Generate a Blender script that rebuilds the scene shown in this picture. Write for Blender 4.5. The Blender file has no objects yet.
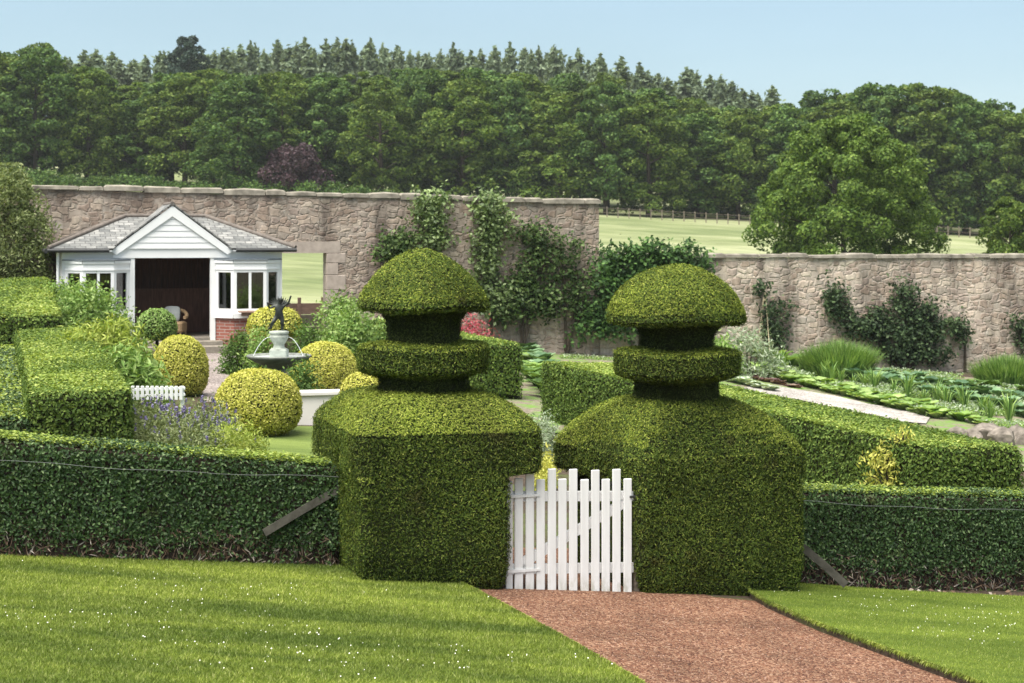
import bpy, bmesh, math, random
import numpy as np
from mathutils import Vector, Matrix
random.seed(5)
S = bpy.context.scene
C = S.collection
rad = math.radians
# ------------------------------------------------------------------ camera model / layout helpers
F, HZN, CZ = 1700.0, 235.0, 3.14          # focal length in pixels, horizon row, camera height
TH = rad(17)
U = np.array([math.cos(TH), math.sin(TH), 0.0])     # the garden is laid out 17 degrees off the view axis
V = np.array([-math.sin(TH), math.cos(TH), 0.0])
KY = [-60, 17.5, 19, 24, 42, 47, 190, 260, 400, 900, 3000]
KB = [-.11-.068*(-60-15.6), -.24, -.25, -.16, -.1, -.1, 6.2, 13, 19, 20, 20]
SY = [-60, 47, 190, 300, 600, 3000]
SB = [.07, .07, .055, .03, 0, 0]
def g(x, y):
    return np.interp(y, KY, KB) - np.interp(y, SY, SB)*np.clip(x, -130, 130)
def at(px, py, d):
    return np.array([(px-512)*d/F, d, CZ-(py-HZN)*d/F])
def gp(px, py):
    lo, hi = 1.0, 400.0
    f = lambda d: (CZ-(py-HZN)*d/F) - g((px-512)*d/F, d)
    for _ in range(60):
        m = (lo+hi)/2
        if f(m) > 0: lo = m
        else: hi = m
    d = (lo+hi)/2
    return np.array([(px-512)*d/F, d, float(g((px-512)*d/F, d))])
def wall_d(px): return 46.0/(1-math.tan(TH)*(px-512)/F)
# ------------------------------------------------------------------ mesh building
class Geo:
    def __init__(s): s.v = []; s.f = []; s.n = 0
    def add(s, v, f, m=0, smooth=False):
        v = np.asarray(v, float).reshape(-1, 3)
        if isinstance(f, np.ndarray): s.f.append((f+s.n, m, smooth))
        else:
            by = {}
            for q in f: by.setdefault(len(q), []).append(q)
            for k, qs in by.items(): s.f.append((np.array(qs, int)+s.n, m, smooth))
        s.v.append(v); s.n += len(v); return s
    def mesh(s, name, mats):
        v = np.concatenate(s.v)
        me = bpy.data.meshes.new(name)
        me.vertices.add(len(v)); me.vertices.foreach_set('co', v.ravel().astype(np.float32))
        loops = np.concatenate([a.ravel() for a, m, k in s.f])
        tot = np.concatenate([np.full(len(a), a.shape[1]) for a, m, k in s.f])
        mi = np.concatenate([np.full(len(a), m) for a, m, k in s.f])
        sm = np.concatenate([np.full(len(a), k) for a, m, k in s.f])
        st = np.concatenate([[0], np.cumsum(tot)[:-1]])
        me.loops.add(len(loops)); me.loops.foreach_set('vertex_index', loops.astype(np.int32))
        me.polygons.add(len(tot))
        me.polygons.foreach_set('loop_start', st.astype(np.int32))
        me.polygons.foreach_set('loop_total', tot.astype(np.int32))
        me.polygons.foreach_set('material_index', mi.astype(np.int32))
        me.polygons.foreach_set('use_smooth', sm.astype(bool))
        for m in mats: me.materials.append(m)
        me.update(calc_edges=True); me.validate()
        return me
    def build(s, name, mats, parent=None, loc=None, rz=0):
        if not isinstance(mats, (list, tuple)): mats = [mats]
        o = bpy.data.objects.new(name, s.mesh(name, mats)); C.objects.link(o)
        if parent: o.parent = parent
        if loc is not None: o.location = loc
        if rz: o.rotation_euler.z = rz
        return o
    def box(s, a, b, m=0):
        x0, y0, z0 = a; x1, y1, z1 = b
        v = [(x0,y0,z0),(x1,y0,z0),(x1,y1,z0),(x0,y1,z0),(x0,y0,z1),(x1,y0,z1),(x1,y1,z1),(x0,y1,z1)]
        return s.add(v, [(3,2,1,0),(4,5,6,7),(0,1,5,4),(1,2,6,5),(2,3,7,6),(3,0,4,7)], m)
    def bbox(s, a, b, r=.006, m=0):      # box with chamfered vertical and top edges
        x0, y0, z0 = a; x1, y1, z1 = b
        def ring(i, z): return [(x0+i+r,y0+i,z),(x1-i-r,y0+i,z),(x1-i,y0+i+r,z),(x1-i,y1-i-r,z),(x1-i-r,y1-i,z),(x0+i+r,y1-i,z),(x0+i,y1-i-r,z),(x0+i,y0+i+r,z)]
        return s.loft([ring(r,z0), ring(0,z0+r), ring(0,z1-r), ring(r,z1)], m)
    def seg(s, p, q, z0, z1, t0, t1, m=0):   # upright slab from plan point p to q, from offset t0 to t1 along its left normal
        p = np.array(p, float); q = np.array(q, float); d = (q-p)/np.linalg.norm(q-p); n = np.array([-d[1], d[0]])
        c = [p+n*t0, q+n*t0, q+n*t1, p+n*t1]
        v = [(*a, z0) for a in c]+[(*a, z1) for a in c]
        return s.add(v, [(3,2,1,0),(4,5,6,7),(0,1,5,4),(1,2,6,5),(2,3,7,6),(3,0,4,7)], m)
    def loft(s, rings, m=0, cap=True, smooth=False):
        R = np.array(rings, float); k, n = R.shape[:2]
        i = np.arange(n); j = (i+1) % n
        f = np.concatenate([np.stack([a*n+i, a*n+j, (a+1)*n+j, (a+1)*n+i], 1) for a in range(k-1)])
        s.add(R.reshape(-1, 3), f, m, smooth)
        if cap:
            for r, fl in ((R[0], True), (R[-1], False)):
                c = r.mean(0); v = np.vstack([r, c]); t = np.stack([i, j, np.full(n, n)], 1)
                s.add(v, t[:, ::-1].copy() if fl else t, m)
        return s
    def tube(s, pts, rads, n=6, m=0, smooth=True):
        P = np.array(pts, float); rads = np.broadcast_to(np.array(rads, float), (len(P),)); rs = []
        for i, p in enumerate(P):
            t = P[min(i+1, len(P)-1)]-P[max(i-1, 0)]; t /= np.linalg.norm(t)+1e-9
            a = np.cross(t, [0, 0, 1.0] if abs(t[2]) < .95 else [1.0, 0, 0]); a /= np.linalg.norm(a); b = np.cross(a, t)
            an = np.arange(n)/n*2*math.pi
            rs.append(p+rads[i]*(np.cos(an)[:, None]*a+np.sin(an)[:, None]*b))
        return s.loft(rs, m, True, smooth)
    def lathe(s, prof, n=24, c=(0, 0, 0), m=0):
        an = np.arange(n)/n*2*math.pi
        return s.loft([np.stack([c[0]+r*np.cos(an), c[1]+r*np.sin(an), np.full(n, c[2]+z)], 1) for r, z in prof], m, True, True)
def rng(seed): return np.random.default_rng(seed)
def nrm(a): return a/(np.linalg.norm(a, axis=-1, keepdims=True)+1e-9)
def wob(p, sc, seed, k=6):
    r = rng(seed); o = 0
    for i in range(k):
        d = nrm(r.normal(size=3)); o = o+np.sin(p@d*sc*(.6+r.random()*1.4)+r.random()*6.28)
    return o/k
def surf(geo):
    v = np.concatenate(geo.v); T = []
    for a, m, k in geo.f:
        if a.shape[1] == 3: T.append(a)
        else:
            T.append(a[:, [0, 1, 2]])
            for q in range(3, a.shape[1]): T.append(a[:, [0, q-1, q]])
    T = np.concatenate(T); A, B, D = v[T[:, 0]], v[T[:, 1]], v[T[:, 2]]
    n = np.cross(B-A, D-A); ar = np.linalg.norm(n, axis=1)/2
    return A, B, D, nrm(n), ar
def sample(geo, dens, r, minz=-2., back=None):
    A, B, D, N, ar = surf(geo)
    w = ar*(N[:, 2] > minz)
    if back is not None: w = w*np.where(N@np.array([0, 1, 0.]) > .5, back, 1)
    n = int(w.sum()*dens); idx = r.choice(len(ar), n, p=w/w.sum())
    a, b = r.random(n), r.random(n); fl = a+b > 1; a[fl] = 1-a[fl]; b[fl] = 1-b[fl]
    return A[idx]+(B[idx]-A[idx])*a[:, None]+(D[idx]-A[idx])*b[:, None], N[idx]
def leaves(P, N, size, asp, r, tilt=.5, axis=None, ax_w=0, var=.5):
    n = len(P)
    nn = nrm(N*(1-tilt)+nrm(r.normal(size=(n, 3)))*tilt)
    q = r.normal(size=(n, 3))
    if axis is not None: q = nrm(q)*(1-ax_w)+np.asarray(axis)*ax_w
    a = nrm(q-nn*(q*nn).sum(1, keepdims=True)); b = np.cross(nn, a)
    L = (size*(1-var/2+var*r.random(n)))[:, None]
    W_ = L*asp
    v = np.stack([P-a*L*.5, P+b*W_*.5-a*L*.05+nn*L*.06, P+a*L*.5, P-b*W_*.5-a*L*.05+nn*L*.06], 1).reshape(-1, 3)
    return v, np.arange(4*n).reshape(-1, 4)
def cover(geo, dens, size, asp, seed, tilt=.5, amp=.02, wa=.03, ws=3., minz=-2., back=None, axis=None, ax_w=0, m=1):
    r = rng(seed); P, N = sample(geo, dens, r, minz, back)
    P = P+N*(amp*(r.random(len(P))**1.5)+wa*(wob(P, ws, seed)+.35*wob(P, ws*4.3, seed+1))+wa*.6)[:, None]
    P = P+r.normal(size=P.shape)*(.25*size)
    v, f = leaves(P, N, size, asp, r, tilt, axis, ax_w)
    geo.fresh = getattr(geo, 'fresh', [])+[(v, f, m)]; return geo
def flush(geo):
    for v, f, m in geo.fresh: geo.add(v, f, m)
    return geo
def rquad(cor, rr, k=5, e=4):
    """rounded quadrilateral: four plan corners (ccw), corner radius -> ring of 2-d points"""
    cor = [np.array(c, float) for c in cor]; arcs = []
    for i in range(4):
        p, a, b = cor[i], cor[i-1], cor[(i+1) % 4]
        da, db = (a-p)/np.linalg.norm(a-p), (b-p)/np.linalg.norm(b-p)
        A, B = p+da*rr, p+db*rr
        arcs.append([(1-t)**2*A+2*t*(1-t)*p+t*t*B for t in np.linspace(0, 1, k)])
    out = []
    for i in range(4):
        out += arcs[i]; A, B = arcs[i][-1], arcs[(i+1) % 4][0]
        out += [A+(B-A)*j/e for j in range(1, e)]
    return np.array(out)
# ------------------------------------------------------------------ tags
def tag(o, label, cat, group=None, kind=None):
    o['label'] = label; o['category'] = cat
    if group: o['group'] = group
    if kind: o['kind'] = kind
    return o
def struct(o): o['kind'] = 'structure'; return o
def empty(name, loc, label, cat, group=None, rz=0):
    o = bpy.data.objects.new(name, None); C.objects.link(o); o.location = loc; o.rotation_euler.z = rz
    o.empty_display_size = .2
    return tag(o, label, cat, group)
def copy_tree(o, parent=None):
    c = o.copy(); C.objects.link(c)
    if parent: c.parent = parent
    for ch in list(o.children): copy_tree(ch, c)
    return c
# ------------------------------------------------------------------ materials
class NT:
    def __init__(s, name):
        s.m = bpy.data.materials.new(name); s.m.use_nodes = True; s.t = s.m.node_tree; s.N = s.t.nodes
        s.b = s.N['Principled BSDF']; s.out = s.N['Material Output']
    def n(s, ty, **k):
        o = s.N.new(ty)
        for a, b in k.items():
            if hasattr(o, a): setattr(o, a, b)
            else: o.inputs[a].default_value = b
        return o
    def l(s, a, b): s.t.links.new(a, b)
    def ramp(s, fac, stops, interp='LINEAR'):
        r = s.N.new('ShaderNodeValToRGB'); r.color_ramp.interpolation = interp; e = r.color_ramp.elements
        while len(e) < len(stops): e.new(.5)
        for q, (p, c) in zip(e, stops): q.position = p; q.color = (*c, 1) if len(c) == 3 else c
        s.l(fac, r.inputs[0]); return r.outputs[0]
    def mix(s, a, b, fac, mode='MIX'):
        m = s.N.new('ShaderNodeMix'); m.data_type = 'RGBA'; m.blend_type = mode
        for sock, val in ((m.inputs[6], a), (m.inputs[7], b), (m.inputs[0], fac)):
            if hasattr(val, 'links'): s.l(val, sock)
            else: sock.default_value = (*val, 1) if isinstance(val, tuple) and len(val) == 3 else val
        return m.outputs[2]
    def noise(s, scale, detail=4, vec=None, rough=.55):
        n = s.N.new('ShaderNodeTexNoise'); n.inputs['Scale'].default_value = scale; n.inputs['Detail'].default_value = detail
        n.inputs['Roughness'].default_value = rough
        if vec is not None: s.l(vec, n.inputs['Vector'])
        return n.outputs[0]
    def obj(s, scale=(1, 1, 1)):
        c = s.N.new('ShaderNodeTexCoord'); mp = s.N.new('ShaderNodeMapping'); mp.inputs['Scale'].default_value = scale
        s.l(c.outputs['Object'], mp.inputs[0]); return mp.outputs[0]
    def world(s, scale=(1, 1, 1)):
        c = s.N.new('ShaderNodeNewGeometry'); mp = s.N.new('ShaderNodeMapping'); mp.inputs['Scale'].default_value = scale
        s.l(c.outputs['Position'], mp.inputs[0]); return mp.outputs[0]
    def bump(s, h, st=.4, dist=.02):
        b = s.N.new('ShaderNodeBump'); b.inputs['Strength'].default_value = st; b.inputs['Distance'].default_value = dist
        s.l(h, b.inputs['Height']); s.l(b.outputs[0], s.b.inputs['Normal'])
    def set(s, col=None, rough=.7, spec=.3, metal=0):
        if col is not None:
            if hasattr(col, 'links'): s.l(col, s.b.inputs['Base Color'])
            else: s.b.inputs['Base Color'].default_value = (*col, 1)
        s.b.inputs['Roughness'].default_value = rough; s.b.inputs['Specular IOR Level'].default_value = spec
        s.b.inputs['Metallic'].default_value = metal; return s.m
def leafmat(name, stops, patch=.35, pscale=1.5, rough=.55, spec=.25, trans=.25, brown=0):
    t = NT(name)
    ge = t.n('ShaderNodeNewGeometry')
    col = t.ramp(ge.outputs['Random Per Island'], stops)
    ns = t.noise(pscale, 3, t.world())
    v = t.ramp(ns, [(.3, (1-patch,)*3), (.7, (1+patch*.6,)*3)])
    col = t.mix(col, v, 1.0, 'MULTIPLY')
    if brown:          # thin patches where old brown wood shows through
        bn = t.ramp(t.noise(2.6, 4, t.world(), .65), [(.60, (0, 0, 0)), (.72, (brown,)*3)]); col = t.mix(col, (.10, .078, .03), bn)
    t.set(col, rough, spec)
    if trans:
        tr = t.n('ShaderNodeBsdfTranslucent'); c2 = t.mix(col, (1.25, 1.2, .6), 1.0, 'MULTIPLY'); t.l(c2, tr.inputs[0])
        mx = t.n('ShaderNodeMixShader'); mx.inputs[0].default_value = trans
        t.l(t.b.outputs[0], mx.inputs[1]); t.l(tr.outputs[0], mx.inputs[2]); t.l(mx.outputs[0], t.out.inputs[0])
    return t.m
def plain(name, col, rough=.7, spec=.3, metal=0, nz=.15, ns=8, bump=0, stretch=(1, 1, 1)):
    t = NT(name); n = t.noise(ns, 5, t.obj(stretch))
    c = t.ramp(n, [(.3, tuple(max(0, x*(1-nz)) for x in col)), (.7, tuple(min(1, x*(1+nz)) for x in col))])
    if bump: t.bump(n, bump, .01)
    return t.set(c, rough, spec, metal)
M = {}
M['yew'] = leafmat('yew_foliage', [(0, (.028, .050, .010)), (.45, (.072, .112, .019)), (.85, (.14, .185, .030)), (1, (.22, .245, .055))], .38, 2.2, .65, .12, .2, .6)
M['yew_dark'] = leafmat('yew_dark_foliage', [(0, (.02, .03, .008)), (.5, (.042, .06, .014)), (1, (.085, .11, .026))], .35, 2.2, .65, .12, .15)  # darker yew foliage for the necks
M['twig'] = plain('hedge_twigs', (.022, .026, .010), .95, .05, nz=.4, ns=40)
M['hedge'] = leafmat('clipped_hedge_leaf', [(0, (.020, .044, .015)), (.5, (.046, .092, .028)), (.88, (.085, .145, .045)), (1, (.17, .23, .10))], .25, 2.5, .5, .25, .2, .55)
M['bare'] = plain('bare_hedge_stems', (.035, .026, .02), .95, .05, nz=.5, ns=30, bump=.6, stretch=(1, 1, .3))
M['yew_toplit_shoot'] = leafmat('fresh_toplit_yew_shoot', [(0, (.12, .165, .02)), (.6, (.23, .285, .04)), (1, (.34, .37, .08))], .3, 2.2, .65, .12, .25)  # fresh growth, with the brightness of top light also put into its colour
M['hedge_toplit_shoot'] = leafmat('fresh_toplit_hedge_shoot', [(0, (.12, .19, .03)), (.6, (.24, .32, .055)), (1, (.42, .48, .14))], .25, 2.2, .6, .2, .3)  # young shoots on upper faces, overhead light partly painted into their colour
M['box'] = leafmat('box_hedge_leaf', [(0, (.045, .085, .016)), (.5, (.09, .15, .026)), (1, (.19, .26, .055))], .15, 1.8, .6, .15, .25)
M['gold'] = leafmat('golden_box_leaf', [(0, (.22, .24, .035)), (.4, (.43, .44, .075)), (1, (.72, .68, .21))], .12, 3, .65, .12, .3)
M['goldshoot'] = leafmat('golden_shoot_leaf', [(0, (.24, .27, .04)), (1, (.60, .58, .15))], .2, 3, .6, .15, .3)
M['fresh'] = leafmat('fresh_green_leaf', [(0, (.085, .165, .035)), (.5, (.20, .32, .075)), (1, (.38, .49, .19))], .25, 1.2, .6, .15, .3)
M['lime'] = leafmat('lime_green_leaf', [(0, (.12, .18, .025)), (.5, (.28, .36, .055)), (1, (.46, .51, .14))], .25, 1.5, .55, .2, .3)
M['mid'] = leafmat('mid_green_leaf', [(0, (.04, .08, .018)), (.5, (.09, .165, .035)), (1, (.17, .27, .07))], .35, 1.2, .6, .15, .25)
M['climb'] = leafmat('climber_leaf', [(0, (.022, .045, .012)), (.5, (.055, .10, .024)), (.9, (.11, .165, .045)), (1, (.2, .26, .11))], .4, 1.5, .55, .2, .2)
M['climb_pale'] = leafmat('pale_climber_leaf', [(0, (.05, .09, .02)), (.5, (.12, .18, .05)), (1, (.28, .36, .15))], .4, 1.5, .45, .4, .25)
M['dark'] = leafmat('dark_wall_shrub_leaf', [(0, (.018, .035, .014)), (.6, (.04, .07, .026)), (1, (.10, .15, .06))], .4, 1.5, .55, .2, .15)
M['ivy'] = leafmat('ivy_leaf', [(0, (.02, .05, .013)), (.5, (.05, .11, .026)), (1, (.13, .24, .06))], .35, 1.2, .55, .2, .2)
M['silver'] = leafmat('silvery_leaf', [(0, (.16, .22, .12)), (.5, (.28, .36, .22)), (1, (.5, .55, .42))], .3, 2, .6, .2, .2)
M['cabbage'] = leafmat('blue_green_leaf', [(0, (.05, .11, .05)), (.5, (.12, .22, .10)), (1, (.28, .38, .22))], .3, 2, .5, .3, .2)
M['redleaf'] = leafmat('red_lettuce_leaf', [(0, (.08, .045, .045)), (.5, (.16, .09, .085)), (1, (.26, .2, .14))], .3, 2, .5, .2, .2)
M['redbush'] = leafmat('red_leaf', [(0, (.22, .02, .04)), (.5, (.42, .05, .09)), (1, (.55, .2, .2))], .3, 2, .5, .3, .3)
M['purple_fl'] = leafmat('purple_petal', [(0, (.13, .11, .24)), (.6, (.22, .19, .38)), (1, (.42, .40, .56))], .2, 3, .6, .2, .2)
M['catmint'] = leafmat('catmint_leaf', [(0, (.08, .12, .035)), (.5, (.17, .21, .08)), (1, (.32, .36, .18))], .3, 2, .6, .2, .25)
M['grassclump'] = leafmat('grass_clump_leaf', [(0, (.06, .13, .03)), (.5, (.15, .27, .06)), (1, (.30, .42, .13))], .2, 2, .55, .25, .25)
M['beech'] = leafmat('broadleaf_crown', [(0, (.030, .064, .018)), (.5, (.074, .142, .034)), (.9, (.13, .205, .05)), (1, (.18, .255, .07))], .35, .22, .6, .15, .3)
M['beech2'] = leafmat('broadleaf_crown_yellowish', [(0, (.040, .074, .014)), (.5, (.094, .155, .028)), (.9, (.16, .22, .042)), (1, (.21, .265, .06))], .35, .22, .6, .15, .3)
M['sycamore'] = leafmat('large_leaf_crown', [(0, (.035, .068, .014)), (.5, (.09, .155, .026)), (.9, (.155, .23, .042)), (1, (.21, .28, .07))], .3, .6, .6, .15, .3)
M['copper'] = leafmat('copper_crown', [(0, (.03, .018, .022)), (1, (.09, .05, .06))], .3, .6, .5, .3, .15)
M['conifer'] = leafmat('conifer_crown', [(0, (.10, .14, .085)), (.6, (.175, .23, .14)), (1, (.25, .30, .19))], .2, .15, .75, .1, .25)  # crown colour paled to paint in the haze of distance
M['pine'] = leafmat('pine_crown', [(0, (.012, .03, .02)), (1, (.045, .075, .05))], .3, .3, .6, .2, .1)
M['willow'] = leafmat('weeping_leaf', [(0, (.08, .11, .035)), (.5, (.18, .23, .08)), (1, (.36, .40, .2))], .3, 1.2, .6, .2, .3)
M['bark'] = plain('bark', (.06, .048, .036), .9, .1, nz=.35, ns=6, bump=.5, stretch=(3, 3, 1))
M['white'] = plain('white_paint', (.83, .83, .82), .45, .4, nz=.03, ns=3)
M['iron'] = plain('dark_iron', (.03, .03, .03), .5, .5, nz=.2)
M['bronze'] = plain('bronze', (.035, .04, .035), .45, .5, .6, nz=.4, ns=14)
M['bowl'] = plain('weathered_lead', (.16, .17, .15), .7, .3, nz=.35, ns=9, bump=.3)
M['palestone'] = plain('pale_carved_stone', (.33, .36, .31), .8, .2, nz=.25, ns=12, bump=.4)
M['render'] = plain('white_render', (.72, .68, .65), .85, .15, nz=.06, ns=4)
M['step'] = plain('step_stone', (.26, .23, .19), .9, .1, nz=.25, ns=8, bump=.3)
M['darkwood'] = plain('dark_wood', (.17, .075, .048), .6, .3, nz=.35, ns=5, bump=.2, stretch=(6, 6, .6))
M['oldwood'] = plain('weathered_wood', (.19, .16, .125), .9, .1, nz=.3, ns=6, bump=.4, stretch=(.6, 6, 6))
M['greywood'] = plain('hedge_prop_wood', (.075, .07, .058), .9, .1, nz=.4, ns=9, bump=.4)
M['brownfence'] = plain('brown_fence_wood', (.33, .22, .17), .85, .15, nz=.25, ns=6, bump=.3, stretch=(.7, 4, 4))
M['wicker'] = plain('wicker', (.30, .20, .11), .7, .3, nz=.35, ns=30, bump=.4)
M['cloth'] = plain('grey_cloth', (.35, .37, .36), .9, .1, nz=.12, ns=12)
M['bamboo'] = plain('bamboo_cane', (.55, .46, .31), .7, .2, nz=.2)
M['wire'] = plain('galvanised_wire', (.16, .17, .16), .45, .5, .3, nz=.1)
M['soilclod'] = plain('boulder_stone', (.19, .165, .14), .9, .1, nz=.5, ns=6, bump=.5)
M['ridge'] = plain('clay_ridge_tile', (.14, .12, .105), .85, .15, nz=.25, ns=8)
M['lead'] = plain('lead_sheet', (.16, .18, .20), .6, .3, nz=.15)
M['water'] = NT('water').set((.75, .8, .82), .1, .5)
M['foam'] = NT('water_jet').set((.78, .82, .83), .25, .5)
def weathered_gate():
    t = NT('gate_white_paint'); v = t.obj((3, 3, .35)); c = t.ramp(t.noise(7, 5, v), [(.3, (.68, .68, .67)), (.7, (.77, .77, .765))])
    sx = t.n('ShaderNodeSeparateXYZ'); t.l(t.obj(), sx.inputs[0]); foot = t.ramp(sx.outputs[2], [(0, (.75,)*3), (.16, (.12,)*3), (.4, (.04,)*3)])
    ds = t.ramp(t.noise(16, 5, t.obj((1, 1, .4)), .7), [(.42, (0, 0, 0)), (.62, (1, 1, 1))]); c = t.mix(c, (.30, .29, .20), t.mix(foot, ds, 1.0, 'MULTIPLY'))
    t.bump(t.noise(30, 4, t.obj((2, 2, .12))), .15, .004); return t.set(c, .55, .3)
M['gatewhite'] = weathered_gate()
def glass():
    t = NT('window_glass'); gl = t.n('ShaderNodeBsdfGlossy'); gl.inputs['Roughness'].default_value = .03
    tr = t.n('ShaderNodeBsdfTransparent'); tr.inputs[0].default_value = (.72, .76, .76, 1)
    fr = t.n('ShaderNodeFresnel'); fr.inputs[0].default_value = 2.3
    mx = t.n('ShaderNodeMixShader'); t.l(fr.outputs[0], mx.inputs[0]); t.l(tr.outputs[0], mx.inputs[1]); t.l(gl.outputs[0], mx.inputs[2])
    t.l(mx.outputs[0], t.out.inputs[0]); return t.m
M['glass'] = glass()
def stone_wall(name, sx=2.1, sz=3.6, tint=(1, 1, 1)):
    t = NT(name); v = t.obj((1, 1, 1))
    nz = t.n('ShaderNodeTexNoise'); nz.inputs['Scale'].default_value = 1.6; nz.inputs['Detail'].default_value = 3; t.l(v, nz.inputs['Vector'])
    ad = t.n('ShaderNodeMixRGB'); ad.blend_type = 'LINEAR_LIGHT'; ad.inputs[0].default_value = .17; t.l(v, ad.inputs[1]); t.l(nz.outputs[1], ad.inputs[2])
    mp = t.n('ShaderNodeMapping'); mp.inputs['Scale'].default_value = (sx, .001, sz); t.l(ad.outputs[0], mp.inputs[0])
    vo = t.n('ShaderNodeTexVoronoi'); vo.distance = 'CHEBYCHEV'; v2_ = t.n('ShaderNodeTexVoronoi'); v2_.distance = 'CHEBYCHEV'; v2_.feature = 'F2'
    for q in (vo, v2_): q.inputs['Scale'].default_value = 1; q.inputs['Randomness'].default_value = .8; t.l(mp.outputs[0], q.inputs['Vector'])
    df = t.n('ShaderNodeMath'); df.operation = 'SUBTRACT'; t.l(v2_.outputs['Distance'], df.inputs[0]); t.l(vo.outputs['Distance'], df.inputs[1]); ed = df.outputs[0]
    sp = t.n('ShaderNodeSeparateColor'); t.l(vo.outputs['Color'], sp.inputs[0])
    cs = [(.235, .195, .17), (.29, .24, .205), (.27, .245, .22), (.34, .295, .255), (.25, .215, .195), (.37, .335, .29)]
    col = t.ramp(sp.outputs[0], [(i/5.5, tuple(a*b for a, b in zip(c, tint))) for i, c in enumerate(cs)], 'CONSTANT')
    fine = t.noise(9, 6, v, .7); col = t.mix(col, t.ramp(fine, [(.25, (.55, .54, .53)), (.75, (1.35, 1.33, 1.3))]), 1.0, 'MULTIPLY')
    mort = t.ramp(ed, [(.03, (1, 1, 1)), (.16, (0, 0, 0))])
    mn = t.ramp(t.noise(2.3, 4, v), [(.35, (.2, .2, .2)), (.6, (1, 1, 1))])
    mf = t.mix(mort, mn, 1.0, 'MULTIPLY')
    col = t.mix(col, tuple(a*b for a, b in zip((.33, .295, .26), tint)), mf)
    st = t.ramp(t.noise(1, 5, t.obj((1.3, 1.3, .28)), .65), [(.36, (.34, .33, .33)), (.47, (.8, .8, .8)), (.6, (1.15, 1.15, 1.15))])
    col = t.mix(col, st, .85, 'MULTIPLY')
    li = t.ramp(t.noise(3.1, 5, v, .7), [(.56, (0, 0, 0)), (.70, (1, 1, 1))]); col = t.mix(col, (.46, .43, .38), t.mix(li, (.6, .6, .6), 1.0, 'MULTIPLY'))
    hb = t.mix(t.ramp(ed, [(0, (0, 0, 0)), (.2, (1, 1, 1))]), fine, .3); t.bump(hb, .9, .05)
    return t.set(col, .92, .12)
M['wallL'] = stone_wall('rubble_stone', 3.8, 6.6, tint=(1.24, 1.16, 1.09))
M['wallR'] = stone_wall('rubble_stone_pale', 3.5, 5.8, tint=(1.66, 1.56, 1.47))
M['coping'] = plain('coping_stone', (.21, .19, .155), .9, .1, nz=.6, ns=2.8, bump=.7)
M['ashlar'] = plain('dressed_stone', (.40, .335, .285), .9, .1, nz=.2, ns=5, bump=.4)
def brick_mat():
    t = NT('red_brick'); b = t.n('ShaderNodeTexBrick'); b.inputs['Scale'].default_value = 1
    c = t.n('ShaderNodeTexCoord'); mp = t.n('ShaderNodeMapping'); t.l(c.outputs['Object'], mp.inputs[0]); mp.inputs['Rotation'].default_value = (rad(90), 0, 0); t.l(mp.outputs[0], b.inputs['Vector'])
    b.inputs['Color1'].default_value = (.24, .08, .06, 1); b.inputs['Color2'].default_value = (.32, .13, .10, 1); b.inputs['Mortar'].default_value = (.36, .3, .27, 1)
    b.inputs['Brick Width'].default_value = .22; b.inputs['Row Height'].default_value = .075; b.inputs['Mortar Size'].default_value = .008
    return t.set(b.outputs[0], .9, .1)
M['brick'] = brick_mat()
def slate_mat():
    t = NT('grey_slate'); b = t.n('ShaderNodeTexBrick'); b.inputs['Scale'].default_value = 1
    c = t.n('ShaderNodeTexCoord'); mp = t.n('ShaderNodeMapping'); t.l(c.outputs['Object'], mp.inputs[0])
    t.l(mp.outputs[0], b.inputs['Vector'])
    b.inputs['Color1'].default_value = (.13, .135, .135, 1); b.inputs['Color2'].default_value = (.29, .29, .285, 1); b.inputs['Mortar'].default_value = (.07, .07, .07, 1)
    b.inputs['Brick Width'].default_value = .24; b.inputs['Row Height'].default_value = .15; b.inputs['Mortar Size'].default_value = .010; b.inputs['Bias'].default_value = -.1
    n = t.ramp(t.noise(5, 5, t.obj()), [(.3, (.65, .65, .65)), (.7, (1.25, 1.22, 1.15))])
    col = t.mix(b.outputs[0], n, 1.0, 'MULTIPLY'); t.bump(b.outputs['Fac'], .5, -.01); return t.set(col, .65, .3)
M['slate'] = slate_mat()
def soil():
    t = NT('garden_soil'); n = t.noise(14, 6, t.world(), .7)
    c = t.ramp(n, [(.3, (.030, .022, .016)), (.55, (.07, .052, .038)), (.8, (.15, .12, .09))])
    gn = t.ramp(t.noise(1.1, 5, t.world(), .65), [(.48, (0, 0, 0)), (.62, (1, 1, 1))])
    c = t.mix(c, (.085, .13, .03), t.mix(gn, (.5, .5, .5), 1.0, 'MULTIPLY'))
    t.bump(n, .8, .03); return t.set(c, .95, .1)
M['soil'] = soil()
def vegsoil():
    t = NT('vegetable_bed_soil'); n = t.noise(9, 6, t.world(), .7)
    c = t.ramp(n, [(.3, (.10, .085, .06)), (.55, (.2, .17, .13)), (.8, (.33, .29, .24))])
    gn = t.ramp(t.noise(2.2, 5, t.world(), .65), [(.44, (0, 0, 0)), (.6, (1, 1, 1))])
    c = t.mix(c, (.13, .22, .05), gn); t.bump(n, .8, .03); return t.set(c, .95, .1)
M['vegsoil'] = vegsoil()
def lawn_mat(name, a, b, c3):
    t = NT(name); n = t.noise(60, 5, t.world(), .7); big = t.noise(1, 4, t.world((.35, 1.5, 1)), .6)
    c = t.ramp(n, [(.3, a), (.5, b), (.75, c3)])
    c = t.mix(c, t.ramp(big, [(.35, (.62, .66, .6)), (.65, (1.2, 1.15, 1.1))]), 1.0, 'MULTIPLY'); t.bump(n, .8, .02)
    return t.set(c, .9, .1)
M['lawn'] = lawn_mat('lawn_turf', (.045, .075, .010), (.09, .135, .018), (.17, .22, .035))
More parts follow.
